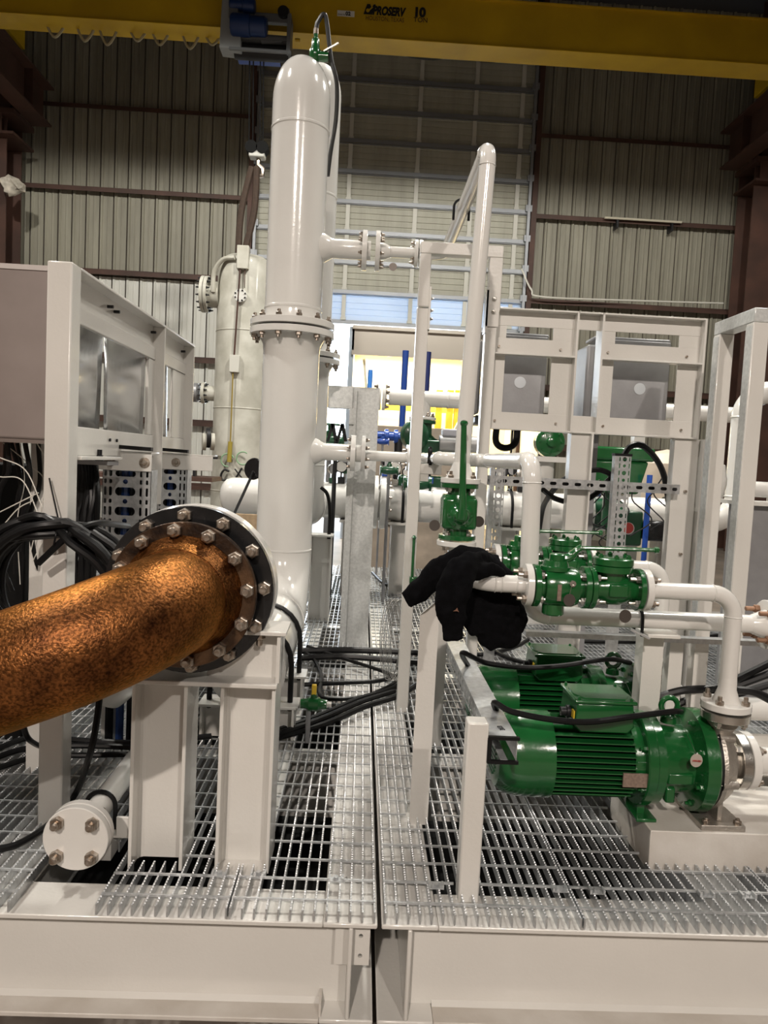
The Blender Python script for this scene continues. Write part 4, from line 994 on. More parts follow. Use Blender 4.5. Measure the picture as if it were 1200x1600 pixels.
# ================================================================== valves
def ball_valve(label, c, axis, r, L_, lever=None, tagd=None):
    """body between two green flanges; c = centre, axis along the flow"""
    c, d_ = V(c), V(axis).normalized(); h_ = L_/2
    t = thing('ball_valve', label, 'valve', c-V((0,0,r*1.4)))
    MB().lathe([(-h_+0.015, r*0.62), (-h_*0.62, r*0.62), (-h_*0.6, r*0.86), (-h_*0.42, r*0.95), (h_*0.42, r*0.95), (h_*0.6, r*0.86), (h_*0.62, r*0.62), (h_-0.015, r*0.62)], c, d_, 32).build('body', GREEN, t)
    for s_ in (-1, 1):
        flange(t, c+d_*(s_*(h_-0.018)), d_*s_, 2*r, 0.018, 4, 1.58*r, 0.0125, side=-1, stick=0.006, material=GREEN, bmat=STAIN)
    return t
def tag_disc(parent, c, r, m_=TAGM, wire=None):
    c = V(c); MB().lathe([(0, r), (0.0015, r)], c, (0.15,-1,0.05), 24).build('tag_disc', m_, parent)
    if wire is not None: MB().tube([V(wire), c+V((0,0,r*0.9))], 0.0008, 5).build('tag_wire', STAIN, parent)
# upright ball valve under the tall pipe
bv = ball_valve('upright green ball valve with raised lever below the tall white pipe', (HX-0.018, HY, 1.02), (0,0,1), 0.072, 0.215)
vx = HX-0.018
MB().box(vx-0.065, vx+0.065, HY-0.062, HY+0.062, 0.955, 1.075).build('block', GREEN, bv, 0.012)
MB().lathe([(0, 0.05), (0.008, 0.05), (0.012, 0.042), (0.03, 0.028), (0.045, 0.022)], (vx, HY-0.06, 1.01), (0,-1,0), 28).build('bonnet', GREEN, bv)
for i in range(6): inst(bolt_mesh(0.008, 0.003, GREEN), 'bolt', bv, (vx+0.04*math.cos(i*PI/3), HY-0.068, 1.01+0.04*math.sin(i*PI/3)), rot_to((0,-1,0)))
lv = MB().tube([(vx, HY-0.10, 1.0), (vx, HY-0.115, 1.05), (vx-0.004, HY-0.115, 1.12), (vx-0.012, HY-0.115, 1.345)], [0.016, 0.015, 0.0125, 0.0105], 12)
lv.lathe([(-0.012, 0.004), (-0.008, 0.012), (0, 0.0155), (0.008, 0.012), (0.012, 0.004)], (vx-0.012, HY-0.115, 1.35), (0,0,1), 16)
lv.build('lever', GREEN, bv)
for (px, py) in ((679, 821), (748, 815)): q = at(px, py, HY-0.04); tag_disc(bv, q, 0.021, TAGD)
# branch header under the hoodie
ZR, YR_ = 0.840, 2.25
t = thing('branch_header', 'white branch pipe under the upright ball valve carrying the hoodie', 'pipe', (HX, 2.5, ZR))
flange(t, (vx, HY, 0.908), (0,0,-1), 0.152, 0.02, 4, 0.12, 0.013, side=1, stick=0.014)
MB().lathe([(0, RP), (0.02, RP), (0.035, RP+0.024)], (vx, HY, 0.855), (0,0,1), 24).build('weld_neck', WHITE2, t)
pipe_mesh([V((vx, HY, 0.88)), V((vx, HY, ZR-0.01)), V((vx, HY-0.2, ZR-0.01)), ], RP, 0.03, 24).build('bend', WHITE2, t)
pipe_mesh([V((vx, HY+0.14, ZR-0.01)), V((vx, YR_, ZR)), V((0.545, YR_, ZR))], 0.027, 0.07, 24, extra=[((0.425, YR_, ZR), (1,0,0)), ((0.49, YR_, ZR), (1,0,0))]).build('pipe', WHITE2, t)
pipe_mesh([V((vx-0.02, HY-0.02, ZR)), V((0.50, HY-0.02, ZR))], 0.027, n=24).build('far_branch', WHITE2, t)

def pump_set(dy, which):
    """valve train, discharge pipe, motor and pump of one line; the far line is the same set one bay back"""
    Y = YR_+dy; X = lambda px: at(px, 915, YR_).x
    w1 = 'near' if dy == 0 else 'far'
    fr = 0.0655
    t = ball_valve('%s green ball valve with horizontal lever above the %s motor' % (w1, w1), (X(874), Y, ZR), (1,0,0), fr, X(917)-X(831))
    MB().lathe([(0, 0.046), (0.012, 0.046), (0.014, 0.04), (0.03, 0.036)], (X(866), Y, ZR+0.05), (0,0,1), 24).build('bonnet', GREEN, t)
    MB().lathe([(0, 0.034), (0.03, 0.034), (0.034, 0.03)], (X(866), Y, ZR-0.055), (0,0,-1), 20).build('drain_boss', GREEN, t)
    xl = X(868)
    lv = MB().tube(catmull([(xl-0.0, Y, ZR+0.088), (xl+0.035, Y, ZR+0.09), (xl+0.065, Y, ZR+0.118), (xl+0.10, Y, ZR+0.122), (xl+0.30, Y-0.005, ZR+0.126)], 5), [0.014]*8+[0.011]*5+[0.0065]*8, 10)
    lv.lathe([(-0.01, 0.004), (-0.005, 0.0105), (0.005, 0.0105), (0.01, 0.004)], (xl+0.305, Y-0.005, ZR+0.126), (1,0,0), 14)
    lv.lathe([(0, 0.024), (0.02, 0.024), (0.024, 0.018)], (xl, Y, ZR+0.078), (0,0,1), 18)
    lv.build('lever', GREEN, t)
    MB().lathe([(0, 0.0095), (0.008, 0.0095), (0.0081, 0.005), (0.003, 0.004)], (X(885), Y-0.062, ZR+0.02), (0,-1,0), 14).build('grease_fitting', STAIN, t)
    MB().box(X(866)-0.006, X(866)+0.006, Y-0.064, Y-0.060, ZR-0.035, ZR+0.015).build('name_plate', PLATE, t)
    tag_disc(t, (X(881), Y-0.068, ZR-0.03), 0.019, TAGD, (X(884), Y-0.066, ZR+0.018))
    # swing check valve
    cx_ = X(960); hl = (X(1000)-X(918))/2; cx_ = (X(1000)+X(918))/2
    c = thing('check_valve', '%s green swing check valve with bolted top cover beside the %s ball valve' % (w1, w1), 'valve', (cx_, Y, ZR-0.06))
    MB().lathe([(-hl+0.012, 0.036), (-hl*0.5, 0.038), (-hl*0.25, 0.05), (hl*0.2, 0.05), (hl*0.55, 0.038), (hl-0.012, 0.036)], (cx_, Y, ZR), (1,0,0), 28).build('body', GREEN, c)
    MB().lathe([(0, 0.040), (0.04, 0.046), (0.042, 0.062), (0.06, 0.062), (0.061, 0.058), (0.064, 0.062), (0.082, 0.062), (0.086, 0.056)], (cx_-0.008, Y, ZR+0.012), (0,0,1), 28).build('cover', GREEN, c)
    for i in range(6): inst(bolt_mesh(0.009, 0.004, GREEN), 'bolt', c, (cx_-0.008+0.048*math.cos(i*PI/3+0.4), Y+0.048*math.sin(i*PI/3+0.4), ZR+0.098), None)
    MB().box(cx_-0.03, cx_+0.03, Y-0.053, Y-0.04, ZR-0.02, ZR+0.022).build('raised_pad', GREEN, c, 0.006)
    for s_ in (-1, 1): flange(c, (cx_+s_*(hl-0.016), Y, ZR), (s_,0,0), 2*fr, 0.016, 4, 1.58*fr, 0.0125, side=-1, stick=0.02, material=GREEN, bmat=STAIN)
    tag_disc(c, (X(971), Y-0.05, ZR-0.075), 0.02, TAGD, (X(973), Y-0.05, ZR-0.045))
    # white end flanges + discharge pipe
    PX = 1.178; ZD = 0.465
    p = thing('discharge_pipe', 'white discharge pipe bending down from the %s check valve to the %s pump' % (w1, w1), 'pipe', (PX, Y, ZD))
    flange(p, (X(1002), Y, ZR), (1,0,0), 2*fr, 0.02, 4, 1.58*fr, 0.0135, side=1, stick=0.012)
    pipe_mesh([V((X(1012), Y, ZR)), V((PX, Y, ZR)), V((PX, Y, ZD+0.06))], 0.0262, 0.072, 28).build('pipe', WHITE2, p)
    MB().lathe([(0, 0.026), (0.02, 0.0275), (0.04, 0.0275), (0.085, 0.043)], (PX, Y, ZD+0.115), (0,0,-1), 28).build('reducer', WHITE2, p)
    flange(p, (PX, Y, ZD+0.012), (0,0,1), 0.150, 0.022, 4, 0.116, 0.0145, side=1, stick=0.014, n=40)
    f0 = thing('pipe_flange', 'white flange with steel bolts left of the %s green ball valve' % w1, 'flange', (X(821), Y, ZR-fr))
    flange(f0, (X(829), Y, ZR), (-1,0,0), 2*fr, 0.021, 4, 1.58*fr, 0.0135, side=1, stick=0.016)
    # motor
    MYc = 2.33+dy; MZ = 0.279; mr = 0.132
    Xm = lambda px: at(px, 1185, 2.33-0.13*min(1, max(0, (px-768)/250))).x
    xs, xc, xe = Xm(768), Xm(858), Xm(1012)
    mo = thing('electric_motor', '%s green electric motor with cooling fins and terminal box' % w1, 'motor', ((xs+xe)/2, MYc, MZ-mr))
    prof = [(0, 0.07), (0.006, 0.105), (0.02, 0.118), (0.045, 0.129), (0.08, 0.135), (xc-xs, 0.137), (xc-xs, 0.130)]
    MB().lathe(prof, (xs, MYc, MZ), (1,0,0), 48).build('fan_cowl', GREEN, mo)
    for i in range(9):
        zz = MZ-0.06+i*0.015; hw = math.sqrt(max(0, 0.068**2-(zz-MZ)**2))
        MB().box(xs-0.004, xs, MYc-hw, MYc+hw, zz-0.0035, zz+0.0035).build('grille_bar', GREEND, mo)
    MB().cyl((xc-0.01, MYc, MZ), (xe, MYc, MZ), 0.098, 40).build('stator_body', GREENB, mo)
    finm = MB().box(0, xe-xc-0.03, -0.0018, 0.0018, 0, 0.028).mesh('cooling_fin', V((0,0,0)), smooth=False); finm.materials.append(GREEN)
    for i in range(40):
        a = 2*PI*i/40
        if abs(math.degrees(a)-90) < 24: continue
        dirv = V((0, math.cos(a), math.sin(a)))
        q = Matrix((V((1,0,0)), dirv.cross(V((1,0,0))), dirv)).transposed().to_quaternion()
        # long parallel fins on the flanks: stand straight out towards the camera
        if abs(math.sin(a)) < 0.82: continue
        inst(finm, 'cooling_fin', mo, V((xc, MYc, MZ))+dirv*0.1, q)
    for s_ in (-1, 1):
        for i in range(12):
            zz = MZ-0.0935+i*0.017; y_in = math.sqrt(max(0, 0.098**2-(zz-MZ)**2))-0.004; y_out = math.sqrt(0.131**2-(zz-MZ)**2)
            o = MB().box(xc, xe-0.03, MYc+s_*y_in, MYc+s_*y_out, zz-0.0016, zz+0.0016).build('cooling_fin', GREEN, mo)
    xn = xe-0.075
    MB().box(xn, xn+0.078, MYc-0.137, MYc-0.131, MZ-0.045, MZ-0.002).build('name_plate', PLATE, mo)
    MB().box(xe-0.028, xe+0.045, MYc-0.118, MYc+0.118, MZ-0.02, MZ+0.03).build('side_rib', GREEN, mo, 0.004)
    MB().lathe([(0, 0.118), (0.04, 0.120), (0.05, 0.13)], (xe-0.03, MYc, MZ), (1,0,0), 44).build('drive_shield', GREEN, mo)
    x1 = Xm(1012); x2 = Xm(1042)
    MB().lathe([(0, 0.145), (0.004, 0.149), (0.03, 0.149), (0.034, 0.145), (x2-x1, 0.145), (x2-x1+0.006, 0.128)], (x1, MYc, MZ), (1,0,0), 48).build('motor_flange', GREEN, mo)
    for i in range(6):
        a = i*PI/3+0.5; inst(bolt_mesh(0.011, 0.008, GREEN), 'bolt', mo, (x1, MYc+0.128*math.cos(a), MZ+0.128*math.sin(a)), rot_to((-1,0,0)))
    MB().box(x1+0.01, x1+0.035, MYc-0.05, MYc+0.05, 0.1, MZ-0.13).box(x1-0.005, x1+0.06, MYc-0.09, MYc+0.09, 0.1, 0.112).build('foot', GREEN, mo, 0.003)
    # terminal box
    tb = MB(); tx0, tx1 = Xm(890), Xm(993)
    tz0, tz1 = MZ+0.105, MZ+0.197
    tb.prism([(0,0.02),(0.02,0),(tx1-tx0-0.02,0),(tx1-tx0,0.02),(tx1-tx0-0.006,tz1-tz0),(0.006,tz1-tz0)], (tx0, MYc-0.09, tz0), (1,0,0), (0,0,1), (0,1,0), 0.17)
    b_ = tb.build('terminal_box', GREEN, mo, 0.005)
    MB().box(tx0-0.004, tx1+0.004, MYc-0.096, MYc+0.086, tz1, tz1+0.012).build('box_lid', GREEN, b_, 0.004)
    MB().prism([(0.03,0.012),(tx1-tx0-0.03,0.012),(tx1-tx0-0.008,0.05),(tx1-tx0-0.008,0.12),(tx1-tx0-0.03,0.158),(0.03,0.158),(0.008,0.12),(0.008,0.05)], (tx0, MYc-0.09, tz1+0.012), (1,0,0), (0,1,0), (0,0,1), 0.003).build('lid_panel', GREEN, b_)
    for sx in (tx0+0.012, tx1-0.012):
        for sy in (-0.082, 0.072): inst(bolt_mesh(0.006, 0.002, GREEN), 'screw', b_, (sx, MYc+sy, tz1+0.012), None)
    MB().lathe([(0, 0.02), (0.012, 0.02), (0.013, 0.014), (0.03, 0.014)], (tx0, MYc-0.03, (tz0+tz1)/2), (-1,0,0), 14).build('cable_gland', DARK, b_)
    MB().box(tx0-0.003, tx0, MYc-0.085, MYc-0.06, tz0+0.04, tz0+0.065).build('warning_sticker', MATS['bright_yellow'], b_)
    ring = [V((Xm(1066), MYc+0.0+0.026*math.cos(i*PI/8), MZ+0.188+0.026*math.sin(i*PI/8))) for i in range(16)]
    ring = [V((Xm(1066)+0.027*math.cos(i*PI/8), MYc-0.01, MZ+0.176+0.027*math.sin(i*PI/8))) for i in range(16)]
    MB().tube(ring, 0.009, 10, closed=True).lathe([(0, 0.026), (0.02, 0.024), (0.026, 0.014)], (Xm(1066), MYc-0.01, MZ+0.122), (0,0,1), 18).build('lifting_eye', GREEN, mo)
    # pump: lantern, casing, suction and discharge flanges, foot
    pu = thing('centrifugal_pump', '%s stainless centrifugal pump with green adapter beside its motor' % w1, 'pump', (PX, MYc, 0.1))
    x3 = Xm(1101); x4 = Xm(1124)
    MB().lathe([(0, 0.118), (0.03, 0.112), (x3-x2-0.012, 0.106), (x3-x2, 0.145), (x3-x2+0.002, 0.161), (x4-x2-0.006, 0.163), (x4-x2, 0.158)], (x2, MYc, MZ), (1,0,0), 52).build('adapter', GREEN, pu)
    MB().box(x2+0.015, x3-0.02, MYc-0.116, MYc-0.09, MZ-0.045, MZ-0.005).build('inspection_pad', GREEN, pu, 0.008)
    MB().box(x2+0.02, x2+0.05, MYc-0.10, MYc-0.07, MZ-0.11, MZ-0.06).build('drain_boss', GREEN, pu, 0.006)
    for i in range(8):
        a = i*PI/4+0.3; inst(bolt_mesh(0.012, 0.009, GREEN), 'bolt', pu, (x3, MYc+0.138*math.cos(a), MZ+0.138*math.sin(a)), rot_to((-1,0,0)))
    MB().cyl((x4, MYc, MZ), (x4+0.012, MYc, MZ), 0.145, 48).build('gap_ring', DARK, pu)
    ca = MB().lathe([(0, 0.15), (0.012, 0.152), (0.03, 0.138), (0.055, 0.12), (0.075, 0.085), (0.085, 0.06), (0.14, 0.055)], (x4+0.012, MYc, MZ), (1,0,0), 48)
    ca.tube([(PX-0.008, MYc-0.02, MZ+0.05), (PX-0.006, (MYc+Y)/2, MZ+0.12), (PX, Y, ZD-0.02)], [0.055, 0.045, 0.045], 24)
    ca.build('casing', CAST, pu)
    for i in range(6):
        a = i*PI/3+0.2; cc = V((x4+0.012, MYc+0.138*math.cos(a), MZ+0.138*math.sin(a))); MB().cyl(cc, cc+V((0.05,0,0)), 0.018, 14, 0.012).build('casing_boss', CAST, pu)
        inst(bolt_mesh(0.009, 0.01, STAIN), 'bolt', pu, cc, rot_to((-1,0,0)))
    flange(pu, (PX, Y, ZD+0.006), (0,0,-1), 0.148, 0.026, 4, 0.116, 0.0145, side=1, stick=0.008, material=STAIN, bmat=STAIN, name='discharge_flange', n=44)
    xsuc = x4+0.105
    flange(pu, (xsuc, MYc, MZ), (1,0,0), 0.185, 0.03, 4, 0.145, 0.0165, side=-1, stick=0.006, material=STAIN, bmat=STAIN, name='suction_flange', n=44)
    ft = MB().box(PX-0.07, PX+0.07, MYc-0.13, MYc+0.13, 0.1, 0.118)
    ft.box(PX-0.008, PX+0.008, MYc-0.10, MYc+0.10, 0.118, 0.2).prism([(-0.055,0),(0.055,0),(0.02,0.1),(-0.02,0.1)], (PX, MYc-0.006, 0.118), (1,0,0), (0,0,1), (0,1,0), 0.012)
    ft.build('foot', CAST, pu, 0.002)
    for sx in (-0.05, 0.05): inst(bolt_mesh(0.014, 0.006, STEEL), 'bolt', pu, (PX+sx, MYc-0.115, 0.118), None)
    tag_disc(pu, (Xm(1082), MYc-0.155, MZ+0.055), 0.0205, TAGM, (Xm(1072), MYc-0.05, MZ+0.16))
    if dy == 0: lettering(pu, 'HYH-021', (Xm(1082)-0.014, MYc-0.159, MZ+0.052), 0.0075, mat('red_print', (0.35, 0.04, 0.03), 0.6))
    # suction pipe
    s_ = thing('suction_pipe', 'white suction pipe with flange right of the %s pump' % w1, 'pipe', (xsuc+0.3, MYc, MZ-0.09))
    flange(s_, (xsuc+0.033, MYc, MZ), (1,0,0), 0.185, 0.026, 4, 0.145, 0.0165, side=1, stick=0.012, n=44)
    pipe_mesh([V((xsuc+0.055, MYc, MZ)), V((1.95, MYc, MZ)), V((1.95, MYc+0.3, MZ))], 0.045, 0.12, 28).build('pipe', WHITE2, s_)
    # pedestal
    pb = thing('pump_pedestal', 'white box pedestal under the %s green pump' % w1, 'pedestal', (1.4, 2.37+dy, ZT))
    MB().box(0.945, 1.95, 2.19+dy, 2.55+dy, ZT, 0.1).build('box', DUSTY, pb, 0.003)
for dy, w_ in ((0, 'near'), (0.54, 'far')): pump_set(dy, w_)

# pipe support under the low header
t = thing('pipe_support', 'white angle pipe support with clamp between the two pumps', 'support', (1.03, 2.46, ZT))
sx = at(1015, 1040, 2.47).x
MB().box(sx-0.035, sx+0.035, 2.45, 2.457, ZT, 0.66).box(sx-0.035, sx-0.028, 2.457, 2.52, ZT, 0.66).build('angle_post', WHITE, t)
MB().box(sx-0.05, sx+0.06, 2.38, 2.52, 0.66, 0.672).build('top_plate', WHITE, t, 0.002)
ubolt(t, (at(998, 967, LY).x, LY, LZ), (1,0,0), 0.036, 0.0055, 0.05)
MB().bar((at(985, 988, LY).x-0.02, LY-0.05, 0.69), (at(985, 988, LY).x+0.04, LY-0.06, 0.665), 0.03, 0.006).build('clip', GALV, t)
# strut rail under the low header
rz = at(900, 992, 2.62).z
t = thing('strut_rail', 'galvanized strut rail lying behind the low white header', 'strut', (1.2, 2.62, rz))
MB().box(at(820, 990, 2.62).x, 1.7, 2.60, 2.64, rz-0.009, rz+0.009).build('rail', GALV, t)
for px in (1046, 1085): MB().box(at(px, 1000, 2.62).x, at(px, 1000, 2.62).x+0.05, 2.61, 2.66, ZT, rz-0.009).build('leg', WHITE, t)

# ================================================================== posts and cable channel in front of the motors
t = thing('angle_post', 'tall white steel angle post under the black hoodie', 'post', (0.25, 2.47, ZT))
zt3 = at(652, 940, 2.46).z
ap = MB().box(0.216, 0.279, 2.437, 2.444, ZT, zt3-0.04).box(0.272, 0.279, 2.444, 2.51, ZT, zt3)
ap.prism([(0,0),(0.063,0),(0.063,0.06)], (0.216, 2.437, zt3-0.04), (1,0,0), (0,0,1), (0,1,0), 0.007)
ap.build('angle', WHITE, t)
t = thing('angle_post', 'short white steel post holding the far end of the perforated channel', 'post', (0.36, 3.13, ZT))
MB().box(0.335, 0.395, 3.105, 3.112, ZT, 0.60).box(0.388, 0.395, 3.112, 3.165, ZT, 0.60).build('angle', WHITE, t)
t = thing('square_post', 'short white square post at the front holding the perforated channel', 'post', (0.355, 2.02, ZT))
MB().box(0.326, 0.385, 1.993, 2.052, ZT, at(755, 1130, 1.995).z).build('tube', WHITE, t, 0.005)
t = thing('cable_channel', 'galvanized perforated cable channel sloping between two posts left of the green motors', 'cable channel', (0.43, 2.6, 0.38))
c0, c1 = 0.393, 0.468
MB().box(c0, c1, 2.0, 3.10, 0.444, 0.447).build('lid', GALV, t)
cells = []; y = 0
while y < 1.10-1e-6:
    cells.append((y, y+0.055, 0, 0.028, (y+0.0275, 0.014, 0.02, 0.007))); cells.append((y, y+0.055, 0.028, 0.06, (y+0.0275, 0.044, 0.008, 0.008))); y += 0.055
MB().plate((c0, 2.0, 0.384), (0,1,0), (0,0,1), (1,0,0), cells, 0.002).build('side', GALV, t)
MB().box(c1-0.002, c1, 2.0, 3.10, 0.384, 0.444).build('far_side', GALV, t)
MB().box(c0+0.03, c0+0.05, 2.0, 3.1, 0.384, 0.386).build('bottom_lip', GALV, t)
mb = MB().bar((c0-0.008, 1.996, 0.448), (c1+0.004, 1.996, 0.448), 0.012, 0.009).bar((c0-0.004, 1.996, 0.448), (c0-0.004, 1.996, 0.378), 0.012, 0.009, (0,1,0)).bar((c0-0.008, 1.996, 0.380), (c1+0.004, 1.996, 0.380), 0.012, 0.009)
mb.build('edge_trim', BLACK, t)
q = V((0.445, 2.06, 0.4475))
lettering(t, '313', q, 0.022, LETTER, rot=Quaternion((0,0,1), math.radians(100)))

# ================================================================== panel frames on the right
FY = 3.70
fx = [at(770, 480, FY).x, at(905, 486, FY).x, at(945, 488, FY).x, at(1105, 494, FY).x]
ft_, fb_ = 1.985, 1.385
t = thing('instrument_rack', 'white steel instrument frame with two bays on the right', 'frame', ((fx[0]+fx[3])/2, FY, ZT))
def rail(z0, z1, xa, xb, lip='bottom'):
    mb = MB().box(xa, xb, FY+0.05, FY+0.056, z0, z1)
    if lip == 'bottom': mb.box(xa, xb, FY-0.0, FY+0.056, z0-0.008, z0)
    if lip == 'top': mb.box(xa, xb, FY-0.0, FY+0.056, z1, z1+0.008)
    return mb.build('rail', WHITE, t, 0.0015)
for xa, xb in ((fx[0]+0.01, fx[1]-0.004), (fx[2]+0.004, fx[3]-0.004)):
    rail(1.905, ft_-0.008, xa, xb, 'top')
    rail(1.765, 1.845, xa, xb)
    rail(fb_+0.008, 1.475, xa, xb)
    for a, b in ((xa, xa+0.075), (xb-0.105, xb)):
        MB().box(a, b, FY+0.052, FY+0.058, fb_, ft_-0.01).build('stile', WHITE, t)
        for z in (1.80, 1.43): MB().cyl((a+0.04, FY+0.05, z), (a+0.04, FY+0.038, z), 0.006, 8).build('screw', STEEL, t)
rail(fb_+0.008, 1.475, fx[1], fx[2]); rail(1.905, ft_-0.008, fx[1], fx[2], 'top')
for xx in fx: MB().box(xx-0.005, xx+0.005, FY, FY+0.10, fb_, ft_).build('stile_flange', WHITE, t)
for xa, xb in ((at(893, 700, FY).x, at(925, 700, FY).x), (at(1055, 720, FY).x, at(1097, 720, FY).x)):
    MB().box(xa, xb, FY+0.02, FY+0.028, ZT, fb_).build('leg_web', WHITE, t)
    MB().box(xb-0.009, xb, FY-0.02, FY+0.08, ZT, fb_).build('leg_flange', WHITE, t, 0.002)
    MB().box(xa, xa+0.009, FY+0.028, FY+0.08, ZT, fb_).build('leg_flange', WHITE, t, 0.002)
    for z in (1.12, 0.80): MB().cyl(((xa+xb)/2, FY+0.02, z), ((xa+xb)/2, FY+0.0, z), 0.007, 8).build('bolt', STEEL, t)
q = at(1102, 696, FY); MB().tube([V((q.x-0.01, FY+0.02, q.z)), V((q.x+0.04, FY+0.02, q.z))], 0.008, 8).build('stud', STAIN, t)
for k, (xa, ya, xb, yb, lab) in enumerate(((768, 522, 849, 652, 'left grey instrument enclosure with a round knockout in the white frame'), (950, 530, 1040, 662, 'right grey instrument enclosure with a round knockout in the white frame'))):
    p, q = at(xa, ya, 3.86), at(xb, yb, 3.86)
    b = thing('instrument_enclosure', lab, 'enclosure', ((p.x+q.x)/2, 3.95, q.z))
    MB().box(p.x, q.x, 3.86, 4.10, q.z, p.z).build('body', GREYBOX, b, 0.006)
    MB().box(p.x-0.06, q.x+0.015, 3.90, 4.06, p.z-0.0, p.z+0.022).build('rounded_top', GREYBOX, b, 0.01)
    MB().box(p.x-0.05, q.x+0.02, 3.92, 4.12, q.z-0.05, q.z-0.0).build('bottom_tray', mat('grey_tray', (0.14, 0.15, 0.16), 0.35, 0.2), b, 0.012)
    MB().lathe([(0, 0.03), (0.003, 0.03), (0.0031, 0.0)], ((p.x*0.45+q.x*0.55), 3.86, at(800, 600, 3.86).z+0.01), (0,-1,0), 28).build('knockout', mat('bright_steel', (0.62, 0.66, 0.70), 0.3, 0.6), b)
    MB().box(p.x-0.10, p.x-0.04, 3.87, 4.1, q.z, p.z-0.03).build('door_edge', GREYBOX, b, 0.012)
    MB().box(p.x-0.0, p.x+0.05, 4.06, 4.12, ZT, q.z).build('mount_leg', GREYBOX, b)
# perforated struts
def strut_cells(L_, w_):
    cells = []; y = 0; k = 0
    while y < L_-1e-4:
        h_ = min(0.035, L_-y); r_ = (0.011, 0.008)[k % 2]
        cells.append((0, w_*0.25, y, y+h_, (w_*0.12, y+h_/2, w_*0.05, h_*0.34)))
        cells.append((w_*0.25, w_*0.75, y, y+h_, (w_*0.5, y+h_/2, min(r_, w_*0.2), min(r_, h_*0.4))))
        cells.append((w_*0.75, w_, y, y+h_, (w_*0.88, y+h_/2, w_*0.05, h_*0.34)))
        y += h_; k += 1
    return cells
for k, (pa, pb, ya, yb, lab) in enumerate(((770, 787, 724, 852, 'left upright perforated galvanized strut behind the valves'), (962, 982, 712, 868, 'right upright perforated galvanized strut under the instrument frame'))):
    Y = 3.60; xa, xb = at(pa, 780, Y).x, at(pb, 780, Y).x; z1 = at(pa, ya, Y).z
    t = thing('perforated_strut', lab, 'strut', ((xa+xb)/2, Y, ZT))
    MB().plate((xa, Y, 0.55), (1,0,0), (0,0,1), (0,1,0), strut_cells(z1-0.55, xb-xa), 0.003).box(xa-0.018, xa, Y, Y+0.04, 0.55, z1).build('face', GALV, t)
    MB().box(xa, xb, Y, Y+0.003, ZT, 0.55).build('foot', GALV, t)
    MB().box(xa-0.02, xb+0.004, Y-0.003, Y+0.045, z1, z1+0.012).build('end_cap', BLACK, t)
Y = 3.66; xa, xb = at(758, 752, Y).x, at(1062, 768, Y).x; zz = at(900, 757, Y).z
t = thing('cross_strut', 'galvanized slotted strut bolted level across the instrument frame legs', 'strut', ((xa+xb)/2, Y, zz-0.025))
cells = []; x = 0
while x < xb-xa-1e-4:
    w_ = min(0.062, xb-xa-x); cells.append((x, x+w_, 0, 0.042, (x+w_/2, 0.021, w_*0.27, 0.0085))); x += w_
MB().plate((xa, Y, zz-0.021), (1,0,0), (0,0,1), (0,1,0), cells, 0.003).box(xa, xb, Y, Y+0.035, zz-0.024, zz-0.021).box(xa, xb, Y, Y+0.035, zz+0.021, zz+0.024).build('channel', GALV, t)
MB().box(xa, xb, Y+0.033, Y+0.036, zz-0.021, zz+0.021).build('rear_strip', mat('dark_zinc', (0.12, 0.12, 0.13), 0.5, 0.5), t)

# portal frame at the right edge
QX = at(1180, 479, 3.0).x; zq = 1.893
t = thing('portal_support', 'galvanized and white square tube portal frame at the right picture edge', 'frame', (QX+0.03, 3.2, ZT))
for ya in (3.0, 3.285): MB().box(QX, QX+0.066, ya, ya+0.06, ZT, zq-0.058).build('leg', WHITE, t, 0.004)
MB().box(QX, QX+0.066, 3.0, 3.345, zq-0.058, zq).build('top_beam', GALVW, t, 0.004)
MB().box(QX-0.002, QX, 3.004, 3.056, 0.3, zq-0.07).build('side_strip', GALVW, t)
MB().box(QX-0.002, QX, 3.289, 3.341, 0.3, zq-0.07).build('side_strip', GALVW, t)

# ================================================================== header pipes and valves beyond
t = thing('main_header', 'large white horizontal header pipe with domed end running behind the vessels', 'pipe', (0.9, 6.7, 0.5))
hz, hr = 0.82, 0.162
x0, x1 = at(344, 775, 6.7).x, at(1100, 800, 6.7).x
MB().lathe([(0, 0), (0.006, 0.06), (0.025, 0.11), (0.06, 0.148), (0.10, 0.16), (0.13, hr), (x1-x0, hr)], (x0, 6.7, hz), (1,0,0), 40).build('pipe', WHITE2, t)
for px in (581, 593): flange(t, (at(px, 790, 6.7).x, 6.7, hz), (1,0,0), 0.48, 0.05, 12, 0.43, 0.024, side=-1 if px == 581 else 1, stick=0.03)
for px in (1088,): flange(t, (at(px, 820, 6.7).x, 6.7, hz), (1,0,0), 0.48, 0.05, 12, 0.43, 0.024, side=-1, stick=0.03); flange(t, (at(px, 820, 6.7).x+0.056, 6.7, hz), (1,0,0), 0.48, 0.05, 0)
for k, px in enumerate((553, 628, 795, 1040)):
    xx = at(px, 790, 6.7).x
    s = thing('header_support', '%s white saddle support with black strap under the main header' % ('first', 'second', 'third', 'fourth')[k], 'support', (xx, 6.7, 0))
    MB().box(xx-0.12, xx+0.12, 6.5, 6.9, hz-hr-0.02, hz-hr).build('saddle_plate', WHITE, s)
    hsection(MB(), xx-0.09, xx+0.09, 6.6, 6.78, ZT, hz-hr-0.02, 0.012, 0.01).build('post', WHITE, s)
    ubolt(s, (xx, 6.7, hz), (1,0,0), hr+0.014, 0.013, 0.17)
t = thing('upper_header', 'white horizontal header pipe with a tee above the far green valve', 'pipe', (1.5, 6.9, 1.6))
uz, ur = at(640, 622, 6.9).z, 0.074
x0, x1 = at(607, 622, 6.9).x, at(1150, 640, 6.9).x
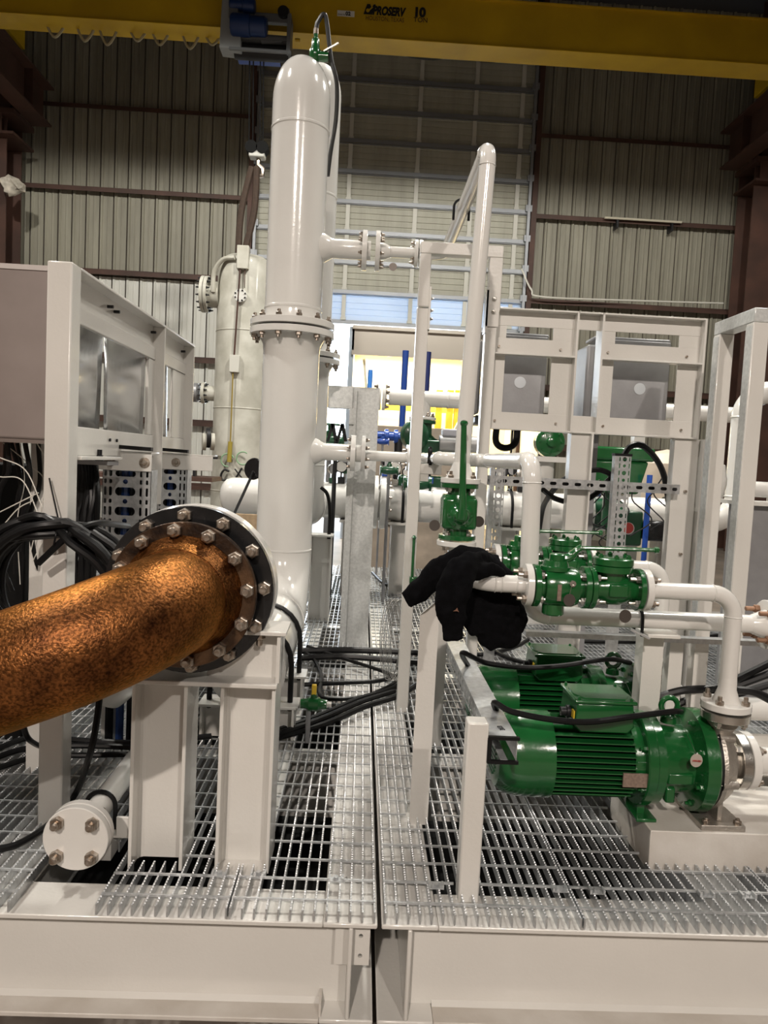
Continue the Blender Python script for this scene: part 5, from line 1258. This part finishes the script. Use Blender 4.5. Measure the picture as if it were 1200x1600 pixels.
pipe_mesh([V((x0, 6.9, uz)), V((x1, 6.9, uz))], ur, n=28, extra=[((x0+0.3, 6.9, uz), (1,0,0)), ((at(700, 630, 6.9).x, 6.9, uz), (1,0,0))]).build('pipe', WHITE2, t)
MB().lathe([(0, 0.09), (0.02, 0.09), (0.03, 0.1)], (x0-0.05, 6.9, uz), (1,0,0), 24).build('hub', WHITE2, t)
flange(t, (x0-0.10, 6.9, uz), (1,0,0), 0.25, 0.03, 8, 0.2, 0.02, side=-1, stick=0.02); flange(t, (x0-0.06, 6.9, uz), (1,0,0), 0.25, 0.03, 8, 0.2, 0.02, side=1, stick=0.02)
tx_ = at(661, 640, 6.9).x
MB().lathe([(0, ur*0.95), (0.10, ur*0.95), (0.13, ur), (0.17, ur)], (tx_, 6.9, uz), (0,0,-1), 24).build('tee_branch', WHITE2, t)
flange(t, (tx_, 6.9, uz-0.17), (0,0,-1), 0.25, 0.025, 8, 0.2, 0.02, side=-1, stick=0.02)
for px in (900, 1000): xx = at(px, 640, 6.9).x; MB().box(xx-0.05, xx+0.05, 6.85, 6.95, ZT, uz-ur).build('post', WHITE, t)
flange(t, (at(905, 632, 6.9).x, 6.9, uz), (1,0,0), 0.25, 0.05, 8, 0.2, 0.02, side=1, both=True, stick=0.02)

t = thing('control_valve', 'far green control valve hanging below the upper header tee', 'valve', (tx_, 6.9, uz-0.75))
flange(t, (tx_, 6.9, uz-0.2), (0,0,-1), 0.25, 0.03, 0, material=GREEND)
MB().lathe([(0, 0.07), (0.1, 0.075), (0.14, 0.13), (0.3, 0.14), (0.36, 0.08), (0.5, 0.07), (0.55, 0.12), (0.6, 0.12)], (tx_+0.02, 6.9, uz-0.23), (0,0,-1), 24).build('body', GREEND, t)
MB().box(tx_-0.02, tx_+0.36, 6.75, 7.0, uz-0.53, uz-0.38).build('yoke', GREEND, t, 0.02)
q = at(638, 680, 6.8); MB().lathe([(0, 0.11), (0.03, 0.13), (0.1, 0.13), (0.13, 0.08)], (q.x+0.02, 6.75, q.z), (0.5,-1,0), 24).build('diaphragm_disc', GREEND, t)
q = at(708, 693, 6.7); MB().cyl((q.x-0.12, 6.75, q.z), (q.x+0.22, 6.75, q.z), 0.075, 20).build('actuator_can', mat('grey_actuator', (0.35, 0.35, 0.35), 0.4, 0.3), t)
MB().cyl((q.x+0.04, 6.75, q.z), (q.x+0.12, 6.75, q.z), 0.077, 20).build('yellow_label', MATS['bright_yellow'], t)
MB().box(q.x-0.1, q.x+0.15, 6.7, 6.85, q.z+0.06, q.z+0.13).build('limit_switch', mat('switch_grey', (0.42, 0.43, 0.48), 0.4), t, 0.012)
MB().box(tx_-0.2, tx_+0.25, 6.8, 7.0, 0.93, 1.08).build('lower_body', GREEND, t, 0.03)
# smaller green and blue fittings seen through the gap
for k, (px, py, Y, s_, m_, lab) in enumerate(((652, 755, 6.2, 0.09, GREEND, 'small dark green valve above the main header left of the goalpost leg'), (608, 735, 6.3, 0.06, GREEND, 'tiny green needle valve above the main header flange'), (515, 690, 7.2, 0.11, GREEND, 'green valve body seen beside the second vessel'), (598, 690, 7.6, 0.05, BLUE, 'small blue fitting beside the galvanized column'))):
    q = at(px, py, Y); t = thing('small_valve', lab, 'valve', q-V((0,0,s_*1.2)))
    MB().lathe([(-s_*1.3, s_*0.7), (-s_*1.1, s_*0.7), (-s_*1.05, s_*0.45), (-s_*0.5, s_*0.6), (s_*0.5, s_*0.6), (s_*1.05, s_*0.45), (s_*1.1, s_*0.7), (s_*1.3, s_*0.7)], q, (1,0,0), 16).build('body', m_, t)
    MB().lathe([(0, s_*0.5), (s_*0.9, s_*0.35), (s_*1.0, s_*0.2), (s_*1.5, s_*0.2)], q, (0,0,1), 14).build('bonnet', m_, t)
    MB().tube([q+V((s_*0.8*math.cos(i*PI/6), s_*0.8*math.sin(i*PI/6), s_*1.5)) for i in range(12)], s_*0.1, 6, closed=True).bar(q+V((-s_*0.8,0,s_*1.5)), q+V((s_*0.8,0,s_*1.5)), s_*0.14, s_*0.14).build('hand_wheel', m_, t)
    MB().cyl((q.x, Y, ZT), (q.x, Y, q.z-s_*0.4), s_*0.22, 8).build('stem_pipe', GREYBOX, t)
# round gear operator
q = at(860, 691, 5.6)
t = thing('gear_operator', 'round green gear operator with bolted cover under the left enclosure', 'valve', q-V((0,0,0.15)))
MB().lathe([(0, 0.10), (0.02, 0.112), (0.1, 0.112), (0.11, 0.1), (0.118, 0.07), (0.125, 0.04), (0.16, 0.035), (0.165, 0.02)], q+V((0,0.1,0)), (0,-1,0), 28).build('cover', GREEN, t)
for i in range(8): inst(bolt_mesh(0.011, 0.006, GREEN), 'bolt', t, q+V((0.085*math.cos(i*PI/4), -0.012, 0.085*math.sin(i*PI/4))), rot_to((0,-1,0)))
MB().box(q.x-0.1, q.x+0.13, 5.55, 5.8, q.z-0.15, q.z-0.11).build('base_plate', WHITE, t)
MB().cyl((q.x-0.02, 5.7, ZT), (q.x-0.02, 5.7, q.z-0.15), 0.085, 20).build('pedestal_pipe', WHITE, t)
# large green actuator
p, q = at(920, 700, 6.0), at(1012, 762, 6.0)
t = thing('valve_actuator', 'large green box actuator with tapering body behind the right strut', 'actuator', ((p.x+q.x)/2, 6.1, q.z))
MB().box(p.x-0.02, q.x+0.04, 5.98, 6.3, p.z-0.09, p.z+0.02).build('top_box', GREEN, t, 0.02)
MB().prism([(0,0),(q.x-p.x,0),(q.x-p.x-0.07,-0.27),(0.07,-0.27)], (p.x, 6.0, p.z-0.09), (1,0,0), (0,0,1), (0,1,0), 0.28).build('hopper_body', GREEN, t, 0.02)
MB().cyl(((p.x+q.x)/2, 6.15, 0.75), ((p.x+q.x)/2, 6.15, p.z-0.3), 0.06, 14).build('stem', GREEND, t)
# green valve in the main header
q = at(965, 815, 6.4)
t = thing('header_valve', 'green valve with red round label and black positioner on the main header', 'valve', (q.x, 6.6, 0.5))
flange(t, (at(921, 815, 6.4).x, 6.6, hz), (1,0,0), 0.40, 0.05, 10, 0.35, 0.02, side=-1, stick=0.02, material=WHITE2)
MB().lathe([(0, 0.18), (0.04, 0.18), (0.06, 0.13), (0.2, 0.15), (0.3, 0.13)], (at(926, 815, 6.4).x, 6.6, hz), (1,0,0), 24).build('body', GREEND, t)
MB().box(at(962, 800, 6.2).x, at(1003, 800, 6.2).x, 6.15, 6.45, at(980, 852, 6.2).z, at(980, 798, 6.2).z).build('gear_box', GREEND, t, 0.02)
c = at(981, 825, 6.14); MB().lathe([(0, 0.045), (0.01, 0.045)], c, (0,-1,0), 24).build('red_label', REDM, t)
MB().lathe([(0, 0.052), (0.006, 0.052)], c+V((0.004,0.004,-0.004)), (0,-1,0), 24).build('label_ring', WHITE, t)
p, q = at(1004, 812, 6.2), at(1035, 845, 6.2); MB().box(p.x, q.x, 6.1, 6.35, q.z, p.z).build('positioner', BLACKP, t, 0.03)
MB().cyl((q.x-0.02, 6.2, (p.z+q.z)/2), (q.x+0.06, 6.2, (p.z+q.z)/2), 0.07, 16).build('positioner_cap', BLACKP, t)
# right hand bends
t = thing('riser_bend', 'white large riser pipe with two elbows at the right behind the portal', 'pipe', (2.6, 5.6, 0.5))
xr_ = at(1157, 700, 5.6).x; zr_ = at(1120, 815, 5.6).z; zt_ = at(1180, 612, 5.6).z
pipe_mesh([V((xr_-0.5, 5.6, zr_)), V((xr_, 5.6, zr_)), V((xr_, 5.6, zt_)), V((xr_+1.2, 5.6, zt_))], 0.084, 0.2, 32).build('pipe', WHITE2, t)
flange(t, (xr_-0.36, 5.6, zr_), (1,0,0), 0.34, 0.035, 8, 0.29, 0.022, side=-1, stick=0.02); flange(t, (xr_-0.32, 5.6, zr_), (1,0,0), 0.34, 0.035, 0)
MB().box(xr_-0.3, xr_-0.2, 5.55, 5.65, ZT, zr_-0.08).build('leg', WHITE, t)
t = thing('filter_vessel', 'white upright filter vessel at the right picture edge', 'vessel', (at(1225, 600, 4.6).x+0.1, 4.6, ZT))
fxv = at(1225, 600, 4.6).x+0.1
MB().lathe([(0, 0.12), (0.9, 0.12), (0.92, 0.2), (0.98, 0.2), (1.0, 0.13), (1.75, 0.13), (1.86, 0.09), (1.9, 0)], (fxv, 4.6, ZT), (0,0,1), 28).build('shell', WHITE2, t)
MB().cyl((fxv-0.28, 4.6, at(1190, 765, 4.6).z), (fxv, 4.6, at(1190, 765, 4.6).z), 0.05, 20).build('nozzle', WHITE2, t)
t = thing('junction_vessel', 'white ribbed round housing between the instrument leg and the portal', 'housing', at(1098, 755, 5.2))
q = at(1100, 752, 5.2); MB().lathe([(-0.14, 0.09), (-0.12, 0.13), (-0.02, 0.15), (0.02, 0.15), (0.12, 0.13), (0.14, 0.09)], q, (0,0,1), 28).build('housing', WHITE2, t)
MB().cyl((q.x, 5.2, ZT), (q.x, 5.2, q.z-0.13), 0.05, 16).build('pedestal', WHITE, t)
for i in range(6): a = i*PI/3; inst(bolt_mesh(0.012, 0.01, STEEL), 'bolt', t, q+V((0.1*math.cos(a), 0.1*math.sin(a), 0.13)), None)
t = thing('beige_tank', 'beige plastic tank behind the instrument frame leg', 'tank', at(1035, 740, 7.6))
q = at(1040, 740, 7.6); MB().lathe([(ZT, 0.3), (q.z+0.1, 0.3), (q.z+0.2, 0.22), (q.z+0.25, 0.0)], (q.x, 7.6, 0), (0,0,1), 28).build('shell', mat('beige_plastic', (0.55, 0.47, 0.38), 0.5), t)
q = at(1013, 775, 5.9); tag(MB().cyl((q.x, 5.9, 0.0), (q.x, 5.9, at(1013, 742, 5.9).z), 0.022, 12).build('blue_hose', mat('hose_blue', (0.015, 0.08, 0.42), 0.4)), 'thin blue upright hose right of the large green actuator', 'hose')
q = at(1198, 900, 3.6); t = thing('small_stand', 'small grey pedestal stand at the right edge', 'stand', (q.x, 3.9, ZT))
MB().box(q.x-0.02, q.x+0.2, 3.85, 4.0, ZT, at(1198, 790, 3.9).z).build('post', GREYBOX, t, 0.004)
MB().box(q.x-0.06, q.x+0.25, 3.8, 4.05, at(1198, 790, 3.9).z, at(1198, 790, 3.9).z+0.02).build('top_plate', WHITE, t)

# ================================================================== hoodie draped over the branch pipe
def blob_tube(mb, pts, radii, flat, n=16, k=6):
    P = catmull(pts, k); N = len(P)
    Rr = []
    for i in range(N):
        u = i/(N-1)*(len(radii)-1); a = min(int(u), len(radii)-2); f_ = u-a
        Rr.append(radii[a]*(1-f_)+radii[a+1]*f_)
    rings = []
    for i in range(N):
        tdir = (P[min(i+1, N-1)]-P[max(i-1, 0)]).normalized()
        # flattened towards the camera axis
        s_ = tdir.cross(V((0, 1, 0)))
        s_ = s_.normalized() if s_.length > 0.05 else V((1, 0, 0))
        b_ = tdir.cross(s_).normalized()
        rings.append(list(range(len(mb.v), len(mb.v)+n)))
        for q in range(n):
            a = 2*PI*q/n; mb.v.append(P[i]+s_*(Rr[i]*math.cos(a))+b_*(Rr[i]*flat*math.sin(a)))
    for i in range(N-1):
        for q in range(n): mb.f.append((rings[i][q], rings[i][(q+1) % n], rings[i+1][(q+1) % n], rings[i+1][q]))
    mb.f.append(tuple(reversed(rings[0]))); mb.f.append(tuple(rings[-1]))
hd = thing('hoodie', 'black hooded sweatshirt draped over the white pipe and angle post', 'clothing', at(730, 1010, 2.3))
mb = MB()
A_ = lambda x, y, Y=2.26: at(x, y, Y)
blob_tube(mb, [A_(775, 888, 2.40), A_(730, 876, 2.38), A_(690, 892, 2.36), A_(655, 922, 2.36), A_(634, 938, 2.36)], [0.045, 0.048, 0.046, 0.038, 0.030], 0.62)      # left sleeve
blob_tube(mb, [A_(762, 880, 2.30), A_(738, 884, 2.2), A_(715, 902, 2.16), A_(704, 940, 2.15), A_(708, 972, 2.15)], [0.03, 0.047, 0.054, 0.052, 0.042], 0.52)        # right sleeve
blob_tube(mb, [A_(708, 965, 2.15), A_(707, 985, 2.15), A_(708, 1000, 2.15)], [0.036, 0.033, 0.031], 0.55, k=4)                                                       # cuff
blob_tube(mb, [A_(772, 895, 2.36), A_(772, 925, 2.35), A_(776, 965, 2.35), A_(782, 1000, 2.36), A_(784, 1014, 2.36)], [0.05, 0.078, 0.088, 0.072, 0.04], 0.34)      # body behind the pipe
blob_tube(mb, [A_(745, 925, 2.33), A_(745, 955, 2.34), A_(757, 985, 2.35)], [0.05, 0.06, 0.05], 0.4)
blob_tube(mb, [A_(795, 930, 2.35), A_(806, 965, 2.36), A_(808, 990, 2.37)], [0.03, 0.04, 0.025], 0.4)
blob_tube(mb, [A_(722, 872, 2.38), A_(750, 876, 2.34), A_(775, 892, 2.3), A_(800, 897, 2.27)], [0.04, 0.045, 0.034, 0.012], 0.7)                                      # collar folds
blob_tube(mb, [A_(745, 893, 2.2), A_(768, 890, 2.22), A_(790, 898, 2.24)], [0.03, 0.026, 0.010], 0.6)
o = mb.build('fabric', CLOTH, hd)
rm = o.modifiers.new('remesh', 'REMESH'); rm.mode = 'VOXEL'; rm.voxel_size = 0.006; rm.use_smooth_shade = True
sm_ = o.modifiers.new('smooth', 'SMOOTH'); sm_.iterations = 6; sm_.factor = 0.5
tx1 = bpy.data.textures.new('folds', 'CLOUDS'); tx1.noise_scale = 0.06; tx1.noise_depth = 2
ds = o.modifiers.new('folds', 'DISPLACE'); ds.texture = tx1; ds.strength = 0.022; ds.mid_level = 0.5; ds.texture_coords = 'GLOBAL'
q = at(713, 953, 2.118)
MB().prism([(-0.009,-0.004),(-0.003,0.0),(0.002,0.007),(0.004,0.001),(0.008,-0.006),(0.002,-0.003)], q, (1,0,0), (0,0,1), (0,-1,0), 0.003).build('chest_logo', ORANGE, hd)

# ================================================================== cables
def loops(cx_, cy_, cz_, n, r0, seed):
    rnd = random.Random(seed); pts = []
    for i in range(n):
        r = r0*(0.82+0.3*rnd.random()); ox = rnd.uniform(-0.03, 0.03); oz = rnd.uniform(-0.03, 0.03); oy = rnd.uniform(-0.04, 0.045)
        for k in range(14):
            a = PI/2+2*PI*k/14
            pts.append(V((cx_+ox+r*1.12*math.cos(a), cy_+oy+0.02*math.sin(2*a+i), cz_+oz-r*1.05+r*1.05*math.sin(a)+0.0)))
    return pts
q = at(84, 822, 2.27)
t = thing('cable_coil', 'thick coil of black cable tied to the left white post', 'cable coil', q-V((0,0,0.4)))
MB().tube(catmull(loops(q.x+0.0, 2.255, q.z, 14, 0.185, 3), 3), 0.0125, 8).build('coil', BLACK, t)
p0 = at(77, 747, 2.305); p1 = at(92, 815, 2.29)
MB().tube([p0, p1], 0.0025, 6).tube(catmull([at(66, 811, 2.31), at(80, 816, 2.30), p1, at(104, 815, 2.31)], 4), 0.0022, 6).tube(catmull([p1, at(88, 832, 2.22), at(84, 852, 2.22)], 4), 0.003, 6).build('cable_tie', BLACK, t)
MB().tube(catmull([at(60, 880, 2.25), at(110, 835, 2.23), at(150, 818, 2.3), at(185, 820, 2.5), at(200, 822, 2.7)], 8), 0.0105, 8).build('cable_tail', BLACK, t)
# wiring under the cabinet
rnd = random.Random(11)
for k in range(9):
    xa = rnd.uniform(0, 60); xb = rnd.uniform(-30, 66); Y = rnd.uniform(2.5, 2.72)
    a, b = at(xa, 692, Y), at(xb, 880+rnd.uniform(-20, 60), Y+0.05)
    mid = (a+b)/2+V((rnd.uniform(-0.1, 0.1), 0, rnd.uniform(-0.05, 0.05)))
    white_ = k % 3 == 2
    cable('control_wire' if white_ else 'control_cable', ('%s pale loose control wire hanging below the taupe cabinet' if white_ else '%s black control cable hanging below the taupe cabinet') % ('first second third fourth fifth sixth seventh eighth ninth'.split()[k]), [a, (a+mid)/2+V((0.02,0,0)), mid, b], 0.0017 if white_ else 0.0085, PALEB if white_ else BLACK, 'cabinet wires' if white_ else 'cabinet cables', cat='cable')
for k, (a, b, c) in enumerate((((0, 715), (40, 735), (66, 792)), ((0, 745), (36, 752), (64, 815)), ((0, 800), (30, 785), (60, 770)), ((2, 825), (28, 795), (52, 782)))):
    cable('loose_wire', '%s thin pale stripped wire left of the white post' % ('first', 'second', 'third', 'fourth')[k], [at(*a, 2.46), at(*b, 2.44), at(*c, 2.43)], 0.002, PALEB, 'stripped wires')
for k in range(7):
    px = 118+k*5
    cable('riser_cable', '%s black cable rising behind the left post to the tray bracket' % ('first second third fourth fifth sixth seventh'.split()[k]), [at(px, 715, 2.7+k*0.02), at(px+4+k % 3, 770, 2.72), at(px+2-k % 2*8, 830, 2.7), at(px-4, 920, 2.72)], 0.011, BLACK, 'riser cables')
t = thing('cable_gland_plate', 'grey gland plate with cable glands under the left panel frame', 'gland plate', at(118, 718, 2.7))
q = at(118, 716, 2.68); MB().box(q.x-0.03, q.x+0.12, 2.66, 2.78, q.z-0.02, q.z-0.005).build('plate', GREYBOX, t)
for k in range(3): MB().lathe([(0, 0.014), (0.02, 0.014), (0.021, 0.01), (0.04, 0.01)], (q.x+k*0.04, 2.69, q.z-0.005), (0,0,1), 10).build('gland', DARK, t)

# floor cables across the grating
G = lambda x, y, z=0.014: atz(x, y, z)
floor_runs = [
    ('black power cable crossing the seam in front of the vessel support', [G(432, 1142), G(500, 1118), G(560, 1092), G(608, 1078), G(640, 1060)], 0.014),
    ('black power cable beside it running up to the goalpost leg', [G(436, 1152), G(510, 1130), G(570, 1104), G(620, 1088), G(655, 1068)], 0.014),
    ('third black power cable of the bundle crossing the seam', [G(434, 1147, 0.034), G(505, 1122, 0.034), G(566, 1096, 0.034), G(616, 1080, 0.03)], 0.013),
    ('black cable running level across the seam behind the green drain valve', [G(470, 1070), G(530, 1067), G(590, 1064), G(622, 1055)], 0.012),
    ('thin black cable looping beside the green drain valve', [G(470, 1015), G(490, 1030), G(502, 1055), G(500, 1085), G(520, 1092), G(570, 1088), G(612, 1070), G(616, 1058), G(590, 1046), G(540, 1030), G(480, 1010)], 0.011),
    ('thick black cable running across both skids behind the vessel outlet', [G(468, 1017, 0.02), G(540, 1016, 0.02), G(620, 1018, 0.02), G(668, 1020, 0.02)], 0.02),
    ('second thick black cable running across both skids behind the vessel outlet', [G(470, 1028, 0.02), G(540, 1026, 0.02), G(640, 1034, 0.02), G(690, 1036, 0.02)], 0.018),
    ('black cable bundle strand crossing behind the blind flange pipe', [G(-10, 1185), G(40, 1170), G(120, 1165), G(210, 1168), G(260, 1170)], 0.012),
    ('upper black cable strand crossing behind the blind flange pipe', [G(-10, 1172), G(50, 1152), G(130, 1157), G(215, 1160), G(330, 1150)], 0.012),
    ('lower black cable strand crossing behind the blind flange pipe', [G(-10, 1202), G(60, 1182), G(140, 1180), G(220, 1178)], 0.011),
    ('slack black cable hanging from the coil and lying over the front left grating', [at(158, 1060, 2.3), at(152, 1120, 2.25), at(140, 1180, 2.2), G(118, 1240), G(80, 1285), G(30, 1318), G(-20, 1330)], 0.0105),
    ('black cable drooping under the rusty pipe beside the left post', [at(35, 1130, 2.5), at(45, 1155, 2.55), G(70, 1170)], 0.010),
    ('black hose lying between seam and goalpost leg further back', [G(582, 895), G(600, 912), G(625, 920), G(650, 935)], 0.016),
]
for lab, pts, r in floor_runs: cable('power_cable', lab, pts, r, BLACK, 'floor cables')
# thin grey wire coil by the goalpost leg
q = G(622, 1000, 0.25); pts = []
for i in range(70):
    a = i*0.75; pts.append(V((q.x+0.05*math.cos(a)+0.001*i-0.05, q.y+0.02*math.sin(a*0.7), 0.25+0.22*math.sin(a))))
tag(MB().tube(catmull(pts, 3), 0.0022, 5).build('wire_coil', mat('grey_wire', (0.35, 0.35, 0.33), 0.4, 0.5)), 'loose coil of thin grey wire hanging left of the goalpost leg', 'wire coil')
# motor supply cables
My, Mz = 2.33, 0.279
mc = [(V((0.462, 2.42, 0.395)), V((0.475, 2.30, 0.40)), at(772, 1098, 2.2), at(800, 1112, 2.18), at(860, 1124, 2.17), at(920, 1128, 2.18), at(985, 1120, 2.2), at(1050, 1112, 2.24), at(1064, 1112, 2.30)),
      (V((0.462, 2.80, 0.40)), at(722, 1020, 2.62), at(760, 1036, 2.62), at(820, 1043, 2.64), at(880, 1040, 2.66), at(950, 1030, 2.7), at(985, 1036, 2.8))]
for k, pts in enumerate(mc): cable('motor_cable', ('near', 'far')[k]+' black supply cable sagging along the '+('near', 'far')[k]+' green motor', pts, 0.0095, BLACK, 'motor cables')
for k, pts in enumerate(((at(1000, 1100, 2.62), at(1060, 1080, 2.6), at(1120, 1074, 2.62), at(1170, 1052, 2.66), at(1215, 1030, 2.7)),
                         (at(1030, 1112, 2.66), at(1080, 1092, 2.66), at(1140, 1075, 2.66), at(1215, 1048, 2.66)),
                         (at(1040, 1122, 2.70), at(1100, 1098, 2.7), at(1160, 1082, 2.7), at(1215, 1066, 2.7)),
                         (at(1150, 1078, 2.5), at(1180, 1082, 2.5), at(1215, 1100, 2.5)))):
    cable('trunk_cable', '%s black cable of the bunch running right behind the near discharge pipe' % ('top', 'middle', 'bottom', 'drooping')[k], pts, 0.0145, BLACK, 'trunk cables')
for k, pts in enumerate(((G(735, 1040), G(780, 1050), G(840, 1040), G(900, 1010)), (G(760, 1010), G(800, 1030), G(860, 1040), G(905, 1030)), (G(700, 1000), G(745, 1022), G(800, 1012), G(825, 1000)), (G(850, 985), G(905, 995), G(960, 990), G(1010, 1000)), (G(870, 1000), G(960, 1003), G(1060, 1000), G(1180, 985)))):
    cable('power_cable', '%s black cable lying on the grating behind the far motor' % ('first', 'second', 'third', 'fourth', 'fifth')[k], pts, 0.014, BLACK, 'cables behind the far motor')
hoses = [('black hose arching over the right perforated strut', [at(973, 715, 4.2), at(985, 698, 4.2), at(1005, 697, 4.2), at(1030, 725, 4.3), at(1042, 765, 4.4), at(1048, 830, 4.5)], 0.018),
         ('black hose curving behind the left instrument frame leg', [at(842, 830, 4.6), at(848, 795, 4.4), at(858, 775, 4.1), at(874, 755, 3.9), at(896, 742, 3.76)], 0.016),
         ('black hose sagging below the cross strut', [at(848, 765, 3.75), at(870, 780, 3.8), at(905, 785, 3.85), at(940, 765, 3.8), at(955, 745, 3.8), at(940, 735, 3.78), at(918, 735, 3.76)], 0.014),
         ('black hose loop under the left enclosure', [at(778, 655, 4.0), at(775, 690, 4.0), at(790, 700, 4.0), at(806, 690, 4.0), at(808, 655, 4.0)], 0.018)]
for lab, pts, r in hoses: cable('black_hose', lab, pts, r, BLACK, 'instrument hoses', cat='hose')
for k in range(10):
    xa = 925+rnd.uniform(0, 110); ya = 735+rnd.uniform(0, 60); pts = [at(xa, ya, 5.4), at(xa+rnd.uniform(-25, 25), ya+25, 5.45), at(xa+rnd.uniform(-40, 30), ya+55, 5.4), at(xa+rnd.uniform(-40, 30), ya+80, 5.42)]
    cable('tubing', '%s thin dark instrument tube curling around the green header valve' % ('first second third fourth fifth sixth seventh eighth ninth tenth'.split()[k]), pts, 0.005, DARK, 'instrument tubing', cat='tube')
# small green drain valve with a yellow handle on the grating
q = at(490, 1100, 3.05)
t = thing('drain_valve', 'small green drain valve with yellow handle beside the pipe support', 'valve', q-V((0,0,0.05)))
MB().lathe([(-0.055, 0.02), (-0.03, 0.022), (-0.02, 0.03), (0.02, 0.03), (0.03, 0.022), (0.055, 0.02)], q, (1,0,0), 14).build('body', GREEN, t)
MB().cyl(q, q+V((0,0,0.045)), 0.014, 10).build('stem', GREEN, t)
MB().box(q.x-0.010, q.x+0.010, q.y-0.012, q.y+0.004, q.z+0.04, q.z+0.085).build('handle', MATS['bright_yellow'], t, 0.003)
MB().cyl(q+V((0.055,0,0)), q+V((0.075,0,0)), 0.012, 10).build('plug', WHITE, t)
MB().cyl(V((q.x-0.02, q.y, 0)), q+V((-0.02,0,0)), 0.01, 8).build('support_pipe', GREYBOX, t)
# black paddle seen left of the vessel
q = at(398, 733, 4.7)
t = thing('black_paddle', 'black round paddle on a rod leaning left of the tall vessel', 'paddle', at(365, 800, 4.7))
MB().lathe([(0, 0.065), (0.012, 0.07), (0.02, 0.065)], q, (-0.45,-0.9,0.1), 28).build('disc', BLACKP, t)
MB().tube([q, at(365, 805, 4.4)], 0.009, 8).build('rod', BLACKP, t)
# thin green lever by the goalpost leg and yellow clip under the hoodie
t = thing('small_lever', 'thin green lever with round knob beside the goalpost leg', 'lever', at(646, 900, 3.5))
p, q = at(647, 840, 3.53), at(645, 905, 3.53); MB().cyl(V((p.x, 3.53, q.z)), p, 0.007, 8).lathe([(-0.012, 0.004), (0, 0.013), (0.012, 0.004)], p, (0,0,1), 12).build('rod', GREEN, t)
MB().box(p.x-0.012, p.x+0.03, 3.52, 3.56, q.z-0.02, q.z+0.01).build('pivot', GREEN, t, 0.003)
# dark cabinet and clutter behind the loose wiring
p, q = at(-60, 722, 3.0), at(38, 860, 3.0)
t = thing('dark_cabinet', 'dark open cabinet behind the loose wiring at the left edge', 'cabinet', ((p.x+q.x)/2, 3.1, 0.3))
MB().box(p.x, q.x, 3.0, 3.3, ZT, p.z).build('body', VOID, t, 0.006)
MB().box(q.x+0.02, q.x+0.045, 3.0, 3.03, ZT, at(50, 690, 3.0).z).build('upright', DARK, t)
MB().box(q.x-0.05, q.x+0.12, 2.98, 3.02, at(40, 830, 3.0).z, at(40, 826, 3.0).z).build('shelf_lip', GALV, t)
# gauges, clamps and fittings seen between vessel, column and goalpost leg
rnd2 = random.Random(21)
spots = [(520, 735, 6.2), (533, 742, 6.3), (603, 722, 6.1), (617, 742, 6.2), (540, 715, 6.5), (636, 738, 6.0), (672, 730, 6.3), (783, 745, 5.2), (800, 735, 5.3), (815, 748, 5.2), (930, 800, 5.6), (895, 740, 5.5)]
words_ = ['left of the galvanized column, lowest', 'just left of the galvanized column', 'right of the galvanized column, upper', 'right of the galvanized column, lower', 'left of the galvanized column, highest', 'left of the goalpost leg', 'right of the goalpost leg', 'beside the left perforated strut', 'above the cross strut near the bent pipe', 'behind the bent white pipe', 'behind the right perforated strut', 'behind the left instrument leg']
for k, ((px, py, Y), wd) in enumerate(zip(spots, words_)):
    Y = 6.66; q = at(px, py, Y); s_ = 0.045+0.02*rnd2.random(); zb_ = hz+hr-0.01
    q.z = max(q.z, zb_+s_*2.7)
    t = thing('pressure_gauge', 'small round gauge on a pipe stand '+wd, 'gauge', V((q.x, Y, zb_)))
    MB().lathe([(0, s_), (0.03, s_), (0.034, s_*0.9)], q, (rnd2.uniform(-0.5, 0.5), -1, 0.1), 18).build('case', (STAIN, DARK, BLACKP)[k % 3], t)
    MB().lathe([(0, s_*0.82), (0.003, s_*0.82)], q+V((0, -0.036, 0)), (0, -1, 0.1), 18).build('dial', WHITE if k % 2 else GREYBOX, t)
    MB().cyl((q.x, Y+0.01, zb_), (q.x, Y+0.01, q.z-s_*0.9), 0.012, 8).build('stand_pipe', (DARK, GALV, STAIN)[k % 3], t)
    MB().box(q.x-0.03, q.x+0.035, Y-0.02, Y+0.04, q.z-s_*2.6, q.z-s_*1.6).build('block', (GREEND, DARK, BLUE, STAIN)[k % 4], t, 0.005)
t = thing('black_clamp', 'pair of black toggle clamps beside the second vessel', 'clamp', at(525, 690, 6.4))
for a in (512, 527):
    p, q, r_ = at(a, 690, 6.4), at(a+8, 662, 6.4), at(a+13, 690, 6.4)
    MB().bar(p, q, 0.025, 0.03, (0,1,0)).bar(q, r_, 0.03, 0.03, (0,1,0)).build('clamp_arm', BLACKP, t)
MB().cyl(V((at(525, 690, 6.4).x, 6.4, ZT)), at(525, 690, 6.4), 0.02, 10).build('stand', DARK, t)
